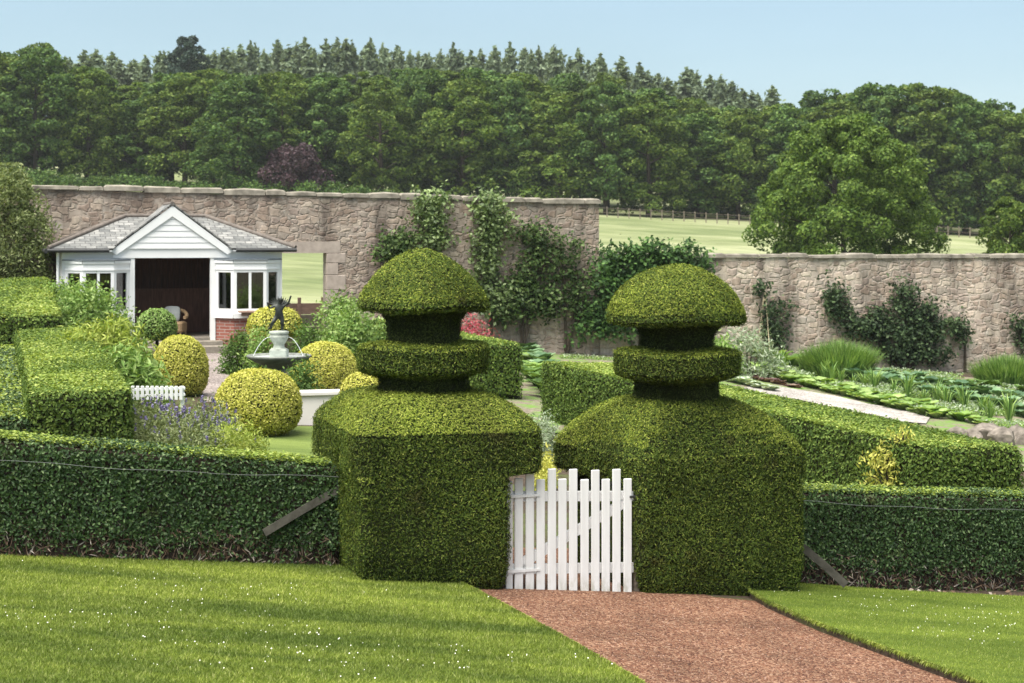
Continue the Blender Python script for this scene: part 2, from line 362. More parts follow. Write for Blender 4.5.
M['grasspatch'] = lawn_mat('inner_lawn_turf', (.08, .12, .03), (.14, .19, .05), (.22, .27, .09))
def blade_mat():
    t = NT('grass_blade'); ge = t.n('ShaderNodeNewGeometry')
    col = t.ramp(ge.outputs['Random Per Island'], [(0, (.105, .15, .02)), (.5, (.20, .27, .04)), (.85, (.29, .35, .07)), (1, (.44, .46, .19))])
    big = t.noise(1, 4, t.world((.32, 1.5, 1)), .6); sm = t.noise(5, 3, t.world())
    col = t.mix(col, t.ramp(big, [(.36, (.48, .55, .5)), (.62, (1.26, 1.2, 1.1))]), 1.0, 'MULTIPLY')
    col = t.mix(col, t.ramp(sm, [(.3, (.78, .8, .8)), (.7, (1.15, 1.12, 1.1))]), 1.0, 'MULTIPLY')
    t.set(col, .6, .2); tr = t.n('ShaderNodeBsdfTranslucent'); t.l(col, tr.inputs[0]); mx = t.n('ShaderNodeMixShader'); mx.inputs[0].default_value = .3
    t.l(t.b.outputs[0], mx.inputs[1]); t.l(tr.outputs[0], mx.inputs[2]); t.l(mx.outputs[0], t.out.inputs[0]); return t.m
M['blade'] = blade_mat()
def gravel(name, cs, sc=60, big=(.75, 1.15)):
    t = NT(name); v = t.n('ShaderNodeTexVoronoi'); v.inputs['Scale'].default_value = sc; t.l(t.world(), v.inputs['Vector'])
    sp = t.n('ShaderNodeSeparateColor'); t.l(v.outputs['Color'], sp.inputs[0])
    c = t.ramp(sp.outputs[0], [(i/(len(cs)-1), x) for i, x in enumerate(cs)])
    n = t.noise(1.3, 5, t.world(), .65); c = t.mix(c, t.ramp(n, [(.35, (big[0],)*3), (.65, (big[1],)*3)]), 1.0, 'MULTIPLY')
    t.bump(t.ramp(v.outputs['Distance'], [(0, (1, 1, 1)), (.6, (0, 0, 0))]), .9, .012); return t.set(c, .9, .15)
RED = [(.045, .020, .014), (.135, .060, .038), (.20, .10, .058), (.36, .235, .155)]
M['redgravel'] = gravel('red_gravel', RED, 62, (.66, 1.18))
M['palegravel'] = gravel('pale_gravel', [(.13, .105, .095), (.25, .21, .195), (.38, .335, .31)], 32)
M['whitegravel'] = gravel('white_gravel', [(.2, .18, .16), (.34, .31, .285), (.5, .47, .44)], 30)
def stonechip():
    t = NT('red_stone_chip'); ge = t.n('ShaderNodeNewGeometry')
    return t.set(t.ramp(ge.outputs['Random Per Island'], [(0, RED[0]), (.4, RED[1]), (.8, RED[2]), (1, (.36, .25, .2))]), .85, .2)
M['chip'] = stonechip()
def field_mat():
    t = NT('field_grass'); n = t.noise(1, 6, t.world((.3, .8, 1)), .75); n2 = t.noise(1, 4, t.world((.03, .08, 1)), .6)
    c = t.ramp(n2, [(.36, (.13, .16, .07)), (.5, (.19, .215, .105)), (.64, (.27, .285, .165))])
    c = t.mix(c, t.ramp(n, [(.3, (.7, .72, .7)), (.7, (1.25, 1.22, 1.2))]), 1.0, 'MULTIPLY'); t.bump(n, .5, .3); return t.set(c, .95, .1)
M['field'] = field_mat()
def litter_mat():
    t = NT('dead_leaf'); ge_ = t.n('ShaderNodeNewGeometry'); return t.set(t.ramp(ge_.outputs['Random Per Island'], [(0, (.06, .035, .022)), (.7, (.18, .12, .08)), (1, (.4, .36, .31))]), .8, .2)
M['litter'] = litter_mat()
M['daisy'] = NT('daisy_petal').set((.75, .74, .66), .7, .2)
# ------------------------------------------------------------------ world, light, camera
SUN_EL, SUN_AZ = 65, 226   # degrees; azimuth clockwise from +Y: high, to the left and a little behind the camera
w = bpy.data.worlds.new('World'); S.world = w; w.use_nodes = True
nt = w.node_tree; bg = nt.nodes['Background']; sky = nt.nodes.new('ShaderNodeTexSky'); sky.sky_type = 'NISHITA'
sky.sun_disc = False; sky.sun_elevation = rad(SUN_EL); sky.sun_rotation = rad(SUN_AZ); sky.altitude = 100; sky.air_density = 1.0; sky.dust_density = 1.1; sky.ozone_density = 1.0
tc = nt.nodes.new('ShaderNodeTexCoord'); cmap = nt.nodes.new('ShaderNodeMapping'); cmap.inputs['Scale'].default_value = (1, 1, 5); cn = nt.nodes.new('ShaderNodeTexNoise'); cn.inputs['Scale'].default_value = 1.6; cn.inputs['Detail'].default_value = 4
nt.links.new(tc.outputs['Generated'], cmap.inputs[0]); nt.links.new(cmap.outputs[0], cn.inputs['Vector'])
cr = nt.nodes.new('ShaderNodeMapRange'); cr.inputs['From Min'].default_value = .3; cr.inputs['From Max'].default_value = .75; cr.inputs['To Min'].default_value = .25; cr.inputs['To Max'].default_value = .7
nt.links.new(cn.outputs[0], cr.inputs['Value']); cm = nt.nodes.new('ShaderNodeMix'); cm.data_type = 'RGBA'
nt.links.new(cr.outputs[0], cm.inputs[0]); nt.links.new(sky.outputs[0], cm.inputs[6]); cm.inputs[7].default_value = (2.4, 3.35, 3.8, 1)   # thin high cloud
sz = nt.nodes.new('ShaderNodeSeparateXYZ'); nt.links.new(tc.outputs['Generated'], sz.inputs[0]); mr = nt.nodes.new('ShaderNodeMapRange'); mr.inputs['From Min'].default_value = .2; mr.inputs['From Max'].default_value = .6; mr.inputs['To Max'].default_value = .75
nt.links.new(sz.outputs[2], mr.inputs['Value']); c2 = nt.nodes.new('ShaderNodeMix'); c2.data_type = 'RGBA'; nt.links.new(mr.outputs[0], c2.inputs[0]); nt.links.new(cm.outputs[2], c2.inputs[6]); c2.inputs[7].default_value = (5.6, 5.7, 5.7, 1)   # whiter cloud overhead, out of view, added as neutral fill light
nt.links.new(c2.outputs[2], bg.inputs[0]); bg.inputs[1].default_value = .075
sd = bpy.data.lights.new('sun', 'SUN'); sd.energy = 3.8; sd.angle = rad(55); sd.color = (1, .955, .88)
so = bpy.data.objects.new('sun', sd); C.objects.link(so)
az, el = rad(SUN_AZ), rad(SUN_EL)
dirv = Vector((math.sin(az)*math.cos(el), math.cos(az)*math.cos(el), math.sin(el)))
so.rotation_euler = (-dirv).to_track_quat('-Z', 'Y').to_euler()
cd = bpy.data.cameras.new('camera'); co = bpy.data.objects.new('camera', cd); C.objects.link(co); S.camera = co
co.location = (0, 0, CZ); co.rotation_euler = (rad(90), 0, 0)
cd.sensor_width = 36; cd.lens = F/1024*36; cd.shift_y = -(341.5-HZN)/1024; cd.clip_end = 6000; cd.clip_start = .1
cd.dof.use_dof = True; cd.dof.focus_distance = 16.0; cd.dof.aperture_fstop = 5.0
S.view_settings.view_transform = 'Standard'; S.view_settings.look = 'None'; S.view_settings.exposure = 1.36; S.view_settings.gamma = 1
S.cycles.max_bounces = 6; S.cycles.transparent_max_bounces = 8
# ------------------------------------------------------------------ the setting: ground, field, lawns, paths
def sheet(name, xs, ys, mat, dz=0):
    X, Y = np.meshgrid(xs, ys); Z = g(X, Y)+dz
    v = np.stack([X, Y, Z], -1).reshape(-1, 3); nx, ny = len(xs), len(ys)
    i, j = np.meshgrid(np.arange(nx-1), np.arange(ny-1)); a = (j*nx+i).ravel()
    f = np.stack([a, a+1, a+nx+1, a+nx], 1)
    return struct(Geo().add(v, f, 0, True).build(name, mat))
def sheared(name, xs, rows, mat, dz):
    X = np.tile(xs, (len(rows), 1)); Y = np.stack([f_(np.clip(xs, -45, 45)) for f_ in rows]); Z = g(X, Y)+dz
    ny, nx = X.shape; i, j = np.meshgrid(np.arange(nx-1), np.arange(ny-1)); a = (j*nx+i).ravel()
    return struct(Geo().add(np.stack([X, Y, Z], -1).reshape(-1, 3), np.stack([a, a+1, a+nx+1, a+nx], 1), 0, True).build(name, mat))
wline = lambda x: 46.3+math.tan(TH)*x
sheared('ground', np.linspace(-70, 70, 71), [(lambda x, y=y: y+0*x) for y in (-60, -20, 0, 10, 15.6, 17.5, 18.2, 19, 21, 24, 27, 30)]+[(lambda x, k=k: 30+(wline(x)-30)*k) for k in (.2, .4, .6, .8, 1)], M['soil'], 0)
sheared('field', np.concatenate([np.linspace(-700, -150, 8), np.linspace(-130, 130, 80), np.linspace(150, 700, 8)]), [(lambda x, k=k: wline(x)+k) for k in (-.02, 3, 8, 15, 24, 35, 48, 62, 80, 100, 120, 140, 160, 180, 200, 225, 260, 300, 350, 430, 520, 640)], M['field'], .003)
def polysheet(name, pts, mat, dz, skirt=0):
    bm = bmesh.new(); vs = [bm.verts.new((x, y, float(g(x, y))+dz)) for x, y in pts]; f = bm.faces.new(vs)
    if f.normal.z < 0: f.normal_flip()
    bm.normal_update()
    if f.normal.z < 0: bmesh.ops.reverse_faces(bm, faces=[f])
    if skirt:
        n = len(vs); lo = [bm.verts.new((v.co.x, v.co.y, v.co.z-skirt)) for v in vs]
        for i in range(n): bm.faces.new((vs[i], lo[i], lo[(i+1) % n], vs[(i+1) % n]))
        bmesh.ops.recalc_face_normals(bm, faces=bm.faces)
        for q in bm.faces:
            if len(q.verts) == 4: q.material_index = 1
    bmesh.ops.triangulate(bm, faces=[q for q in bm.faces if len(q.verts) > 4])
    me = bpy.data.meshes.new(name); bm.to_mesh(me); bm.free(); me.materials.append(mat); me.materials.append(M['soil'])
    o = bpy.data.objects.new(name, me); C.objects.link(o); return struct(o)
def gpp(l): return [tuple(gp(*q)[:2]) for q in l]
lawn_l = gpp([(-140, 551), (0, 557.5), (180, 561.5), (330, 568), (365, 571), (400, 574), (430, 579), (455, 587), (476, 597), (520, 621), (575, 652), (628, 683), (680, 716)])
lawn_l += [(1.2, 8.0), (1.5, 5), (-7, 5), (-7, 12)]
lawn_r = gpp([(768, 588), (751, 592), (750, 598), (768, 609), (820, 632), (900, 662), (965, 686), (1050, 720)])
lawn_r += [(4.4, 9), (5, 5), (12, 5), (12, 16)]+gpp([(1150, 611), (1024, 602), (900, 596), (815, 590), (790, 588)])
polysheet('lawn', lawn_l, M['lawn'], .05, .07)
polysheet('lawn', lawn_r, M['lawn'], .06, .09)
polysheet('path', [(-.45, 15.9), (-.55, 15.2), (-1, 13), (0, 9), (1, 4), (5.4, 4), (4.8, 9), (3.2, 14), (2.6, 15.9), (1.9, 16.0), (1.25, 17.3), (.6, 18.6), (-.6, 18.2)], M['redgravel'], .004)
polysheet('path', gpp([(192, 351), (229, 351), (250, 366), (262, 385), (240, 402), (204, 402), (200, 375)]), M['palegravel'], .004)
polysheet('path', gpp([(736, 383), (764, 386), (800, 392), (835, 398), (868, 406), (905, 413), (930, 420), (926, 426), (898, 424), (872, 417), (845, 413), (800, 402), (770, 397), (745, 391)]), M['whitegravel'], .055)
polysheet('inner_lawn', gpp([(120, 470), (340, 470), (350, 427), (235, 427), (150, 434)]), M['grasspatch'], .012)
polysheet('vegetable_bed', gpp([(440, 430), (700, 440), (1100, 480), (1250, 420), (1150, 388), (850, 372), (640, 352), (480, 343)]), M['vegsoil'], .03)
def inpoly(P, poly):
    x, y = P[:, 0], P[:, 1]; ins = np.zeros(len(P), bool); n = len(poly)
    for i in range(n):
        (x1, y1), (x2, y2) = poly[i], poly[i-1]
        c = ((y1 > y) != (y2 > y)) & (x < (x2-x1)*(y-y1)/(y2-y1+1e-12)+x1); ins ^= c
    return ins
def scatter(poly, dens, r, ymin=8.6, xlim=.33):
    p = np.array(poly); lo, hi = p.min(0), p.max(0); lo[1] = max(lo[1], ymin)
    n = int((hi-lo).prod()*dens); P = lo+(hi-lo)*r.random((n, 2)); P = P[np.abs(P[:, 0]) < P[:, 1]*xlim]
    return P[inpoly(P, poly)]
def blades(P, z, h, wd, r, lean=.5):
    n = len(P); b = np.column_stack([P, z]); a = r.random(n)*6.283; s = np.column_stack([np.cos(a), np.sin(a), np.zeros(n)])
    hh = (h*(.5+r.random(n)))[:, None]; l = nrm(r.normal(size=(n, 3))*[lean, lean, 0]+[0, 0, 1])
    v = np.stack([b-s*wd, b+s*wd, b+l*hh], 1).reshape(-1, 3)
    return v, np.arange(3*n).reshape(-1, 3)
for k, poly in enumerate((lawn_l, lawn_r)):
    r = rng(30+k); P = scatter(poly, 11000, r); v, f = blades(P, g(P[:, 0], P[:, 1])+.045, .028, .0038, r, .8)
    o = Geo().add(v, f).build('grass', M['blade'])
    tag(o, ('short mown grass covering the lawn left of the red path', 'short mown grass covering the lawn right of the red path')[k], 'grass', kind='stuff')
    P = scatter(poly, 22, r); n = len(P); b = np.column_stack([P, g(P[:, 0], P[:, 1])+.078]); an = np.arange(6)/6*6.283
    keep = wob(b, 1.6, 7+k)+.5*wob(b, 6, 17+k) > .12; b = b[keep]; n = len(b)
    v = (b[:, None, :]+np.stack([np.cos(an), np.sin(an), 0*an], 1)[None]*(.0016+.0034*r.random(n)**2)[:, None, None])
    v[:, :, 2] += (np.sin(an)[None]*.003)
    o = Geo().add(v.reshape(-1, 3), np.arange(6*n).reshape(-1, 6)).build('daisies', M['daisy'])
    tag(o, ('white daisies dotted over the left lawn', 'white daisies dotted over the right lawn')[k], 'flowers', kind='stuff')
def fringe(poly, i0, i1, seed, label, dz):
    r = rng(seed); B_, O_ = [], []
    for a, b in zip(poly[i0:i1], poly[i0+1:i1+1]):
        a, b = np.array(a), np.array(b); L_ = np.linalg.norm(b-a); n = int(L_*900); d = (b-a)/L_; o = np.array([d[1], -d[0]])
        if inpoly(((a+b)/2+o*.02)[None], poly)[0]: o = -o
        B_.append(a+(b-a)*r.random((n, 1))-o*.015*r.random((n, 1))); O_.append(np.tile(o, (n, 1)))
    P, O = np.concatenate(B_), np.concatenate(O_); n = len(P); z = g(P[:, 0], P[:, 1])+dz-.012
    s_ = nrm(np.column_stack([-O[:, 1], O[:, 0], np.zeros(n)])+r.normal(size=(n, 3))*.3)*.0045; b = np.column_stack([P, z])
    m_ = b+np.column_stack([O*(.004+.010*r.random((n, 1))), .02+.02*r.random(n)]); t_ = m_+np.column_stack([O*(.004+.016*r.random((n, 1))), .006-.045*r.random(n)])+r.normal(size=(n, 3))*.006
    v = np.stack([b-s_, b+s_, m_+s_*.8, m_-s_*.8, t_], 1).reshape(-1, 3); i = np.arange(n)*5
    tag(Geo().add(v, np.stack([i, i+1, i+2, i+3], 1)).add(v, np.stack([i+3, i+2, i+4], 1)).build('grass_fringe', M['blade']), label, 'grass', kind='stuff')
fringe(lawn_r, 0, 9, 35, 'longer grass hanging over the cut edge of the right lawn', .06)
fringe(lawn_l, 4, 14, 36, 'longer grass hanging over the cut edge of the left lawn', .05)
# loose chippings on the red path
r = rng(41); pp = [(-.7, 15.2), (0, 9), (5, 9), (3.2, 14.1), (2.4, 15.9), (-.2, 15.6)]
P = scatter(pp, 1300, r); P = P[~inpoly(P, lawn_l) & ~inpoly(P, lawn_r)]; n = len(P)
tet = np.array([(1, 0, 0), (-.5, .85, 0), (-.5, -.85, 0), (0, 0, .8)], float)
a = r.random(n)*6.283; rot = np.stack([np.stack([np.cos(a), -np.sin(a), 0*a], 1), np.stack([np.sin(a), np.cos(a), 0*a], 1), np.stack([0*a, 0*a, 1+0*a], 1)], 1)
v = np.einsum('nij,kj->nki', rot, tet)*(.004+.007*r.random(n)**2)[:, None, None]+np.column_stack([P, g(P[:, 0], P[:, 1])+.003])[:, None, :]
ft = np.array([(0, 1, 3), (1, 2, 3), (2, 0, 3)]); ft = (ft[None]+4*np.arange(n)[:, None, None]).reshape(-1, 3)
tag(Geo().add(v.reshape(-1, 3), ft).build('gravel', M['chip']), 'loose reddish stone chippings strewn on the drive before the gate', 'gravel', kind='stuff')
# ------------------------------------------------------------------ topiaries
def topiary(label, low, up, zg, zed, zn, cx, cy, rn1, zd0, zd1, rd, rn2, zr, rc, zt, seed, capprof, cv):
    root = empty('yew_topiary', (cx, cy, zg), label, 'topiary', 'clipped yews flanking the gate')
    L = lambda R: R-np.array([cx, cy, zg])
    zb = lambda R: np.array([float(g(p[0], p[1])) for p in R])
    geo = Geo()
    lo, hi = rquad(low, .07), rquad(up, .15)
    cl, ch = lo.mean(0), hi.mean(0)
    ring = lambda P, z: L(np.column_stack([P, np.broadcast_to(z, (len(P),))]))
    rings = [ring(cl+(lo-cl)*.915, zb(lo)-.03), ring(cl+(lo-cl)*.965, zb(lo)+.09), ring(lo, zb(lo)+.30), ring(lo, zg+.55*(zed-zg))]
    znotch = zg+1.02
    rings += [ring(lo, znotch), ring(lo*.1+hi*.9, znotch+.02), ring(hi, znotch+.07), ring(hi, zed-.025)]
    an = np.arctan2(hi[:, 1]-cy, hi[:, 0]-cx); circ = np.stack([cx+rn1*np.cos(an), cy+rn1*np.sin(an)], 1)
    for t in np.linspace(0, 1, 9)[0:]:
        s = .012+.988*t**1.12; P = hi*(1-s)+circ*s
        rings.append(ring(P, zed-.02+(zn-zed+.02)*(1-(1-t)**cv)))
    geo.loft(rings, 0)
    cover(geo, 8500, .029, .34, seed, .38, .012, .022, 2.6, minz=-.8, back=.5)
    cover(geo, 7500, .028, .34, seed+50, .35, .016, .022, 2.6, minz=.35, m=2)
    cover(geo, 160, .045, .25, seed+60, .5, .045, .022, 2.6, minz=-.3, m=1)
    flush(geo).build('body', [M['twig'], M['yew'], M['yew_toplit_shoot']], root)
    c0 = np.array([0, 0, -zg])
    def lath(name, prof, sd, mt, dens=8500):
        ge = Geo(); n = 40; a = np.arange(n)/n*6.283; w_ = 1+.018*np.sin(2*a+sd)+.012*np.sin(5*a+sd*2)
        ge.loft([np.stack([q*w_*np.cos(a), q*w_*np.sin(a), np.full(n, z-zg)+.012*np.sin(3*a+sd)], 1) for q, z in prof], 0)
        cover(ge, dens, .029, .34, sd, .38, .012, .014, 4, back=.6)
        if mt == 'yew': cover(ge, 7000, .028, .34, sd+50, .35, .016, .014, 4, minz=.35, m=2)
        flush(ge).build(name, [M['twig'], M[mt], M['yew_toplit_shoot']], root)
    lath('neck', [(rn1*1.05, zn-.06), (rn1, zn+.06), (rn1*.98, zd0-.08), (rn1*1.12, zd0-.01), (rn1*.6, zd0+.02)], seed+1, 'yew_dark', 7500)
    lath('collar', [(rd*.70, zd0-.05), (rd*.97, zd0-.005), (rd, zd0+.02), (rd*1.005, zd1-.035), (rd*.985, zd1-.012), (rd*.5, zd1+.02)], seed+2, 'yew')
    lath('neck', [(rn2*1.05, zd1), (rn2, zd1+.10), (rn2*1.03, zr-.14), (rn2*1.25, zr-.04), (rn2*1.2, zr+.02)], seed+3, 'yew_dark', 7500)
    H = zt-zr; prof = [(rn2*1.05, zr+.02), (rc*.80, zr-.03), (rc*.97, zr-.035), (rc, zr-.01)]
    for k_, z_ in capprof: prof.append((rc*k_, zr+H*z_))
    lath('cap', prof, seed+4, 'yew')
    return root
u2, v2 = U[:2], V[:2]
A = np.array([-1.33, 15.06])
low = [A, A+1.36*u2, A+1.36*u2+2.1*v2, A+2.1*v2]
up = [A-.02*u2, A+1.69*u2, A+1.72*u2+2.1*v2, A-.04*u2+2.15*v2]
topiary('tall clipped yew with mushroom cap left of the white gate, on the hinge side', low, up, -.08, 1.36, 1.64, -.84, 16.15, .40, 1.87, 2.10, .595, .335, 2.48, .615, 2.985, 101, [(.975, .08), (.90, .25), (.74, .5), (.62, .64), (.49, .77), (.34, .88), (.18, .965), (.06, 1)], 2.35)
A = np.array([1.2, 15.9])
low = [A, A+1.68*u2, A+1.66*u2+1.6*v2, A+1.6*v2-.15*u2]
up = [A-.02*u2, A+1.73*u2, A+1.68*u2+1.6*v2, A-.36*u2+1.6*v2]
topiary('slightly lower clipped yew with mushroom cap right of the white gate, on the latch side', low, up, -.26, 1.05, 1.54, 1.61, 16.6, .39, 1.79, 2.01, .60, .345, 2.33, .675, 2.82, 121, [(.98, .1), (.93, .27), (.84, .47), (.72, .64), (.57, .79), (.38, .91), (.2, .975), (.06, 1)], 1.75)
# ------------------------------------------------------------------ hedges
def plane(cor, zs):
    cor = np.array(cor, float); A_ = np.column_stack([cor, np.ones(4)]); c, *_ = np.linalg.lstsq(A_, np.array(zs, float), rcond=None)
    return lambda P: np.column_stack([P, np.ones(len(P))])@c
def hedge(label, cor, ztop, mat, dens, size, asp, seed, foot=.13, rr=.08, ws=2.5, wa=.03, group=None, name='clipped_hedge', back=.35, tilt=.42, flat=.10):
    c0 = np.array([*np.mean(cor, 0), 0.]); c0[2] = float(g(c0[0], c0[1]))
    pl = plane(cor, ztop); geo = Geo(); R0 = rquad(cor, rr, 5, 10); cen = R0.mean(0)
    def inset(R, k):
        return rquad([np.array(c)+(cen-np.array(c))/np.linalg.norm(cen-np.array(c))*k for c in cor], rr, 5, 10)
    gz = np.array([float(g(*p)) for p in R0])
    mk = lambda P, z: np.column_stack([P, z])-c0
    In = inset(R0, flat)
    geo.loft([mk(inset(R0, .10), gz-.05), mk(inset(R0, .05), gz+foot-.06), mk(R0, gz+foot), mk(R0, gz*.4+pl(R0)*.6), mk(R0, pl(R0)-.06), mk(inset(R0, .03), pl(R0)-.015), mk(In, pl(In))], 0)
    cover(geo, dens, size, asp, seed, tilt, .03, wa, ws, minz=-.5, back=back)
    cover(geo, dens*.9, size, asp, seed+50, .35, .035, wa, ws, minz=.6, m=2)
    if foot > .15:      # the bottom of the hedge is bare brown stems with few leaves
        fr = []
        for v, f, m in geo.fresh:
            q = v.reshape(-1, 4, 3); c = q.mean(1); k = c[:, 2]+c0[2]-g(c[:, 0]+c0[0], c[:, 1]+c0[1]); rr = rng(seed+9)
            k = (k > foot-.03+.09*wob(c, 5, seed)+.04*rr.normal(size=len(k))) | (rr.random(len(k)) < .16); q = q[k]
            fr.append((q.reshape(-1, 3), np.arange(4*len(q)).reshape(-1, 4), m))
        geo.fresh = fr; rr = rng(seed+8); P, N = sample(geo, 900, rr, -.4); P = P[N[:, 2] < .5]; P = P[P[:, 2]+c0[2]-g(P[:, 0]+c0[0], P[:, 1]+c0[1]) < foot+.1]
        v, f = leaves(P, np.tile([0, -1., .1], (len(P), 1)), .14, .09, rr, .5, (0, 0, 1), .45); geo.add(v, f, 3)
    o = flush(geo).build(name, [M['bare'] if foot > .15 else M['twig'], M[mat], M['hedge_toplit_shoot'], M['litter']], None, c0)
    return tag(o, label, 'hedge', group)
B = np.array([-1.55, 16.02])
cor = [B-4.2*u2, B, B+.48*v2, B-4.2*u2+.48*v2]
hedge('long dark clipped hedge running left from the left yew along the lawn edge', cor, [1.42, .93, .93, 1.42], 'hedge', 5200, .038, .5, 201, foot=.27)
B = np.array([2.5, 17.07])
cor = [B, B+4.2*u2, B+4.2*u2+.46*v2, B+.46*v2]
hedge('dark clipped hedge running right from the right yew along the lawn edge', cor, [.55, .26, .26, .55], 'hedge', 5200, .038, .5, 202, foot=.25)
w2 = np.array([-.44, .898])
A_, B_ = np.array([5.06, 21.2]), np.array([6.45, 21.5])
hedge('long broad clipped hedge running back beside the vegetable beds behind the right yew', [A_, B_, B_+10.3*w2, A_+10.3*w2], [.49, .40, .80, .83], 'box', 2600, .05, .5, 203, ws=1.8, wa=.03)
A_ = np.array([-4.66, 20.7]); L_ = A_-1.15*u2
hedge('broad flat-topped hedge at left, just behind the front hedge beside the yellow-green ferny shrub', [L_, A_, A_+10.1*v2, L_+10.1*v2], [1.20, 1.23, 1.45, 1.42], 'box', 2600, .05, .5, 204, ws=1.8, wa=.03)
A_ = np.array([-4.66, 20.7])-1.16*u2; L_ = A_-2.2*u2
hedge('dark hedge at the left edge, along the outer side of the broad flat hedge', [L_, A_, A_+10*v2, L_+10*v2], [1.0, .92, 1.15, 1.2], 'hedge', 2200, .06, .5, 207, ws=1.8, wa=.03)
A_ = np.array([-8.38, 31.5]); L_ = A_-2.2*u2
hedge('smaller flat-topped hedge at the far left, in front of the weeping tree', [L_, A_, A_+8*v2, L_+8*v2], [1.6, 1.6, 2.1, 2.1], 'box', 1300, .07, .5, 205, wa=.05)
A_ = np.array([-.57, 33.2])
hedge('short square end of hedge seen behind the collar of the left yew', [A_, A_+.78*u2, A_+.78*u2+6*w2, A_+6*w2], [.98, .96, 1.15, 1.2], 'box', 1500, .06, .5, 206)
# golden shoots in the long hedge
def bush(name, label, cat, c, rx, ry, rz, mat, ncl, nlf, size, asp, seed, cl=.25, up=.5, group=None, tilt=.6, flat=.7, axis=None, ax_w=0, parent=None, fill=.5, zmin=0):
    """loose shrub: leaf clumps spread through a half-ellipsoid standing on c"""
    r = rng(seed); n = ncl
    d = nrm(r.normal(size=(n, 3))); d[:, 2] = np.abs(d[:, 2]); q = (fill+(1-fill)*r.random(n)**.5)[:, None]
    q = q*(1+.12*wob(d, 3, seed))[:, None]
    P0 = d*q*np.array([rx, ry, rz]); P0[:, 2] = np.maximum(P0[:, 2], zmin)
    N0 = nrm(nrm(d/np.array([rx, ry, rz]))*(1-up)+np.array([0, 0, up]))
    k = np.repeat(np.arange(n), nlf); o_ = r.normal(size=(len(k), 3))*np.array([1, 1, flat])*cl*.5
    P = P0[k]+o_; P[:, 2] = np.maximum(P[:, 2], .02); v, f = leaves(P, N0[k], size, asp, r, tilt, axis, ax_w)
    geo = Geo().add(v, f, 0)
    for i in range(0, n, max(1, n//14)):
        geo.tube([(P0[i][0]*.1, P0[i][1]*.1, -.05), P0[i]*np.array([.5, .5, .6]), P0[i]], [.012, .009, .004], 4, 1)
    o = geo.build(name, [M[mat], M['bark']], parent, None if parent else c)
    if not parent: tag(o, label, cat, group)
    return o
o = bush('golden_shrub', 'tuft of golden-yellow shoots growing out of the long hedge behind the right yew', 'shrub', at(888, 487, 21.7)+np.array([0, -.05, 0]), .30, .16, .5, 'goldshoot', 44, 18, .07, .35, 301, .16, .3, axis=(0, 0, 1), ax_w=.5)
o = bush('golden_shrub', 'tiny sprig of yellow shoots beside the tuft in the long hedge', 'shrub', at(903, 450, 21.55), .16, .12, .28, 'goldshoot', 16, 12, .06, .35, 302, .14, .3, axis=(0, 0, 1), ax_w=.5)
# ------------------------------------------------------------------ clipped golden balls
def ball(label, px, d, wpx, ytop, ybot, mat, seed, size=.036, dens=4200, group='clipped golden box balls by the fountain', cat='shrub'):
    rx = wpx*d/F/2; zt = at(px, ytop, d)[2]; x = (px-512)*d/F; zg = float(g(x, d)); zb = min(at(px, ybot, d)[2], zt-.3)
    zb = max(zg, zb-.1) if zb < zg+.35 else zb; zc = (zt+zb)/2; rz_ = (zt-zb)/2
    geo = Geo(); n = 32; a = np.arange(n)/n*6.283
    geo.loft([np.stack([rx*math.cos(t)**(.85 if t > 0 else .4)*np.cos(a), rx*math.cos(t)**(.85 if t > 0 else .4)*np.sin(a), np.full(n, zc-zg-.25*rz_+rz_*(1.25 if t > 0 else .75)*math.sin(t))], 1) for t in np.linspace(-1.45, 1.5, 12)], 0)
    cover(geo, dens*1.2, size, .6, seed, .42, .02, .025, 4.5)
    geo.tube([(0, 0, -.05), (0, 0, zb-zg+.1)], [.04, .035], 6, 0)
    return tag(flush(geo).build('clipped_ball' if cat == 'shrub' else cat, [M['twig'], M[mat]], None, (x, d, zg)), label, cat, group)
ball('largest golden clipped ball, in front of the fountain bowl', 258, 26, 84, 371, 433, 'gold', 401)
ball('golden clipped ball beside the ferny shrub, left of the gravel path', 180, 30.5, 54, 337, 394, 'gold', 402)
ball('golden clipped ball just right of the fountain bowl', 325, 31.3, 66, 344, 392, 'gold', 403)
ball('small golden clipped ball touching the left yew, above the white pool wall', 362, 25.2, 42, 374, 408, 'gold', 404, group=None)
ball('golden clipped ball behind the statue below the bay window', 275, 33.5, 52, 308, 338, 'gold', 405, .05, 1900)
ball('green rounded shrub below the doorway at its left, beside the wicker chair', 157, 35.5, 37, 310, 338, 'fresh', 406, .05, 1900, group=None)
# ------------------------------------------------------------------ shrubs and border plants
def bsh(name, label, px, d, wpx, ytop, mat, ncl, nlf, size, asp, seed, cat='shrub', **k):
    x = (px-512)*d/F; zg = float(g(x, d)); rx = wpx*d/F/2; rz_ = at(px, ytop, d)[2]-zg
    return bush(name, label, cat, (x, d, zg), rx, rx*.8, rz_, mat, ncl, nlf, size, asp, seed, **k)
bsh('leafy_shrub', 'big fresh green shrub below the left bay window of the summerhouse', 86, 34.5, 96, 285, 'fresh', 520, 26, 0.086, 0.46, 501, cl=.3)
bsh('leafy_shrub', 'bright green shrub behind the far left flat hedge, leaning on the summerhouse corner', 66, 37, 60, 282, 'fresh', 260, 24, 0.092, 0.46, 511, cl=.3)
bsh('fern_shrub', 'yellow-green ferny shrub arching over the path side of the broad left hedge', 106, 27.5, 92, 318, 'lime', 380, 22, 0.138, 0.25, 502, cl=.28, up=.35, tilt=.5)
bsh('fern_shrub', 'darker green ferny plant in front of the yellow-green ferny shrub', 128, 25.6, 64, 347, 'fresh', 240, 20, 0.149, 0.25, 503, cl=.25, up=.35)
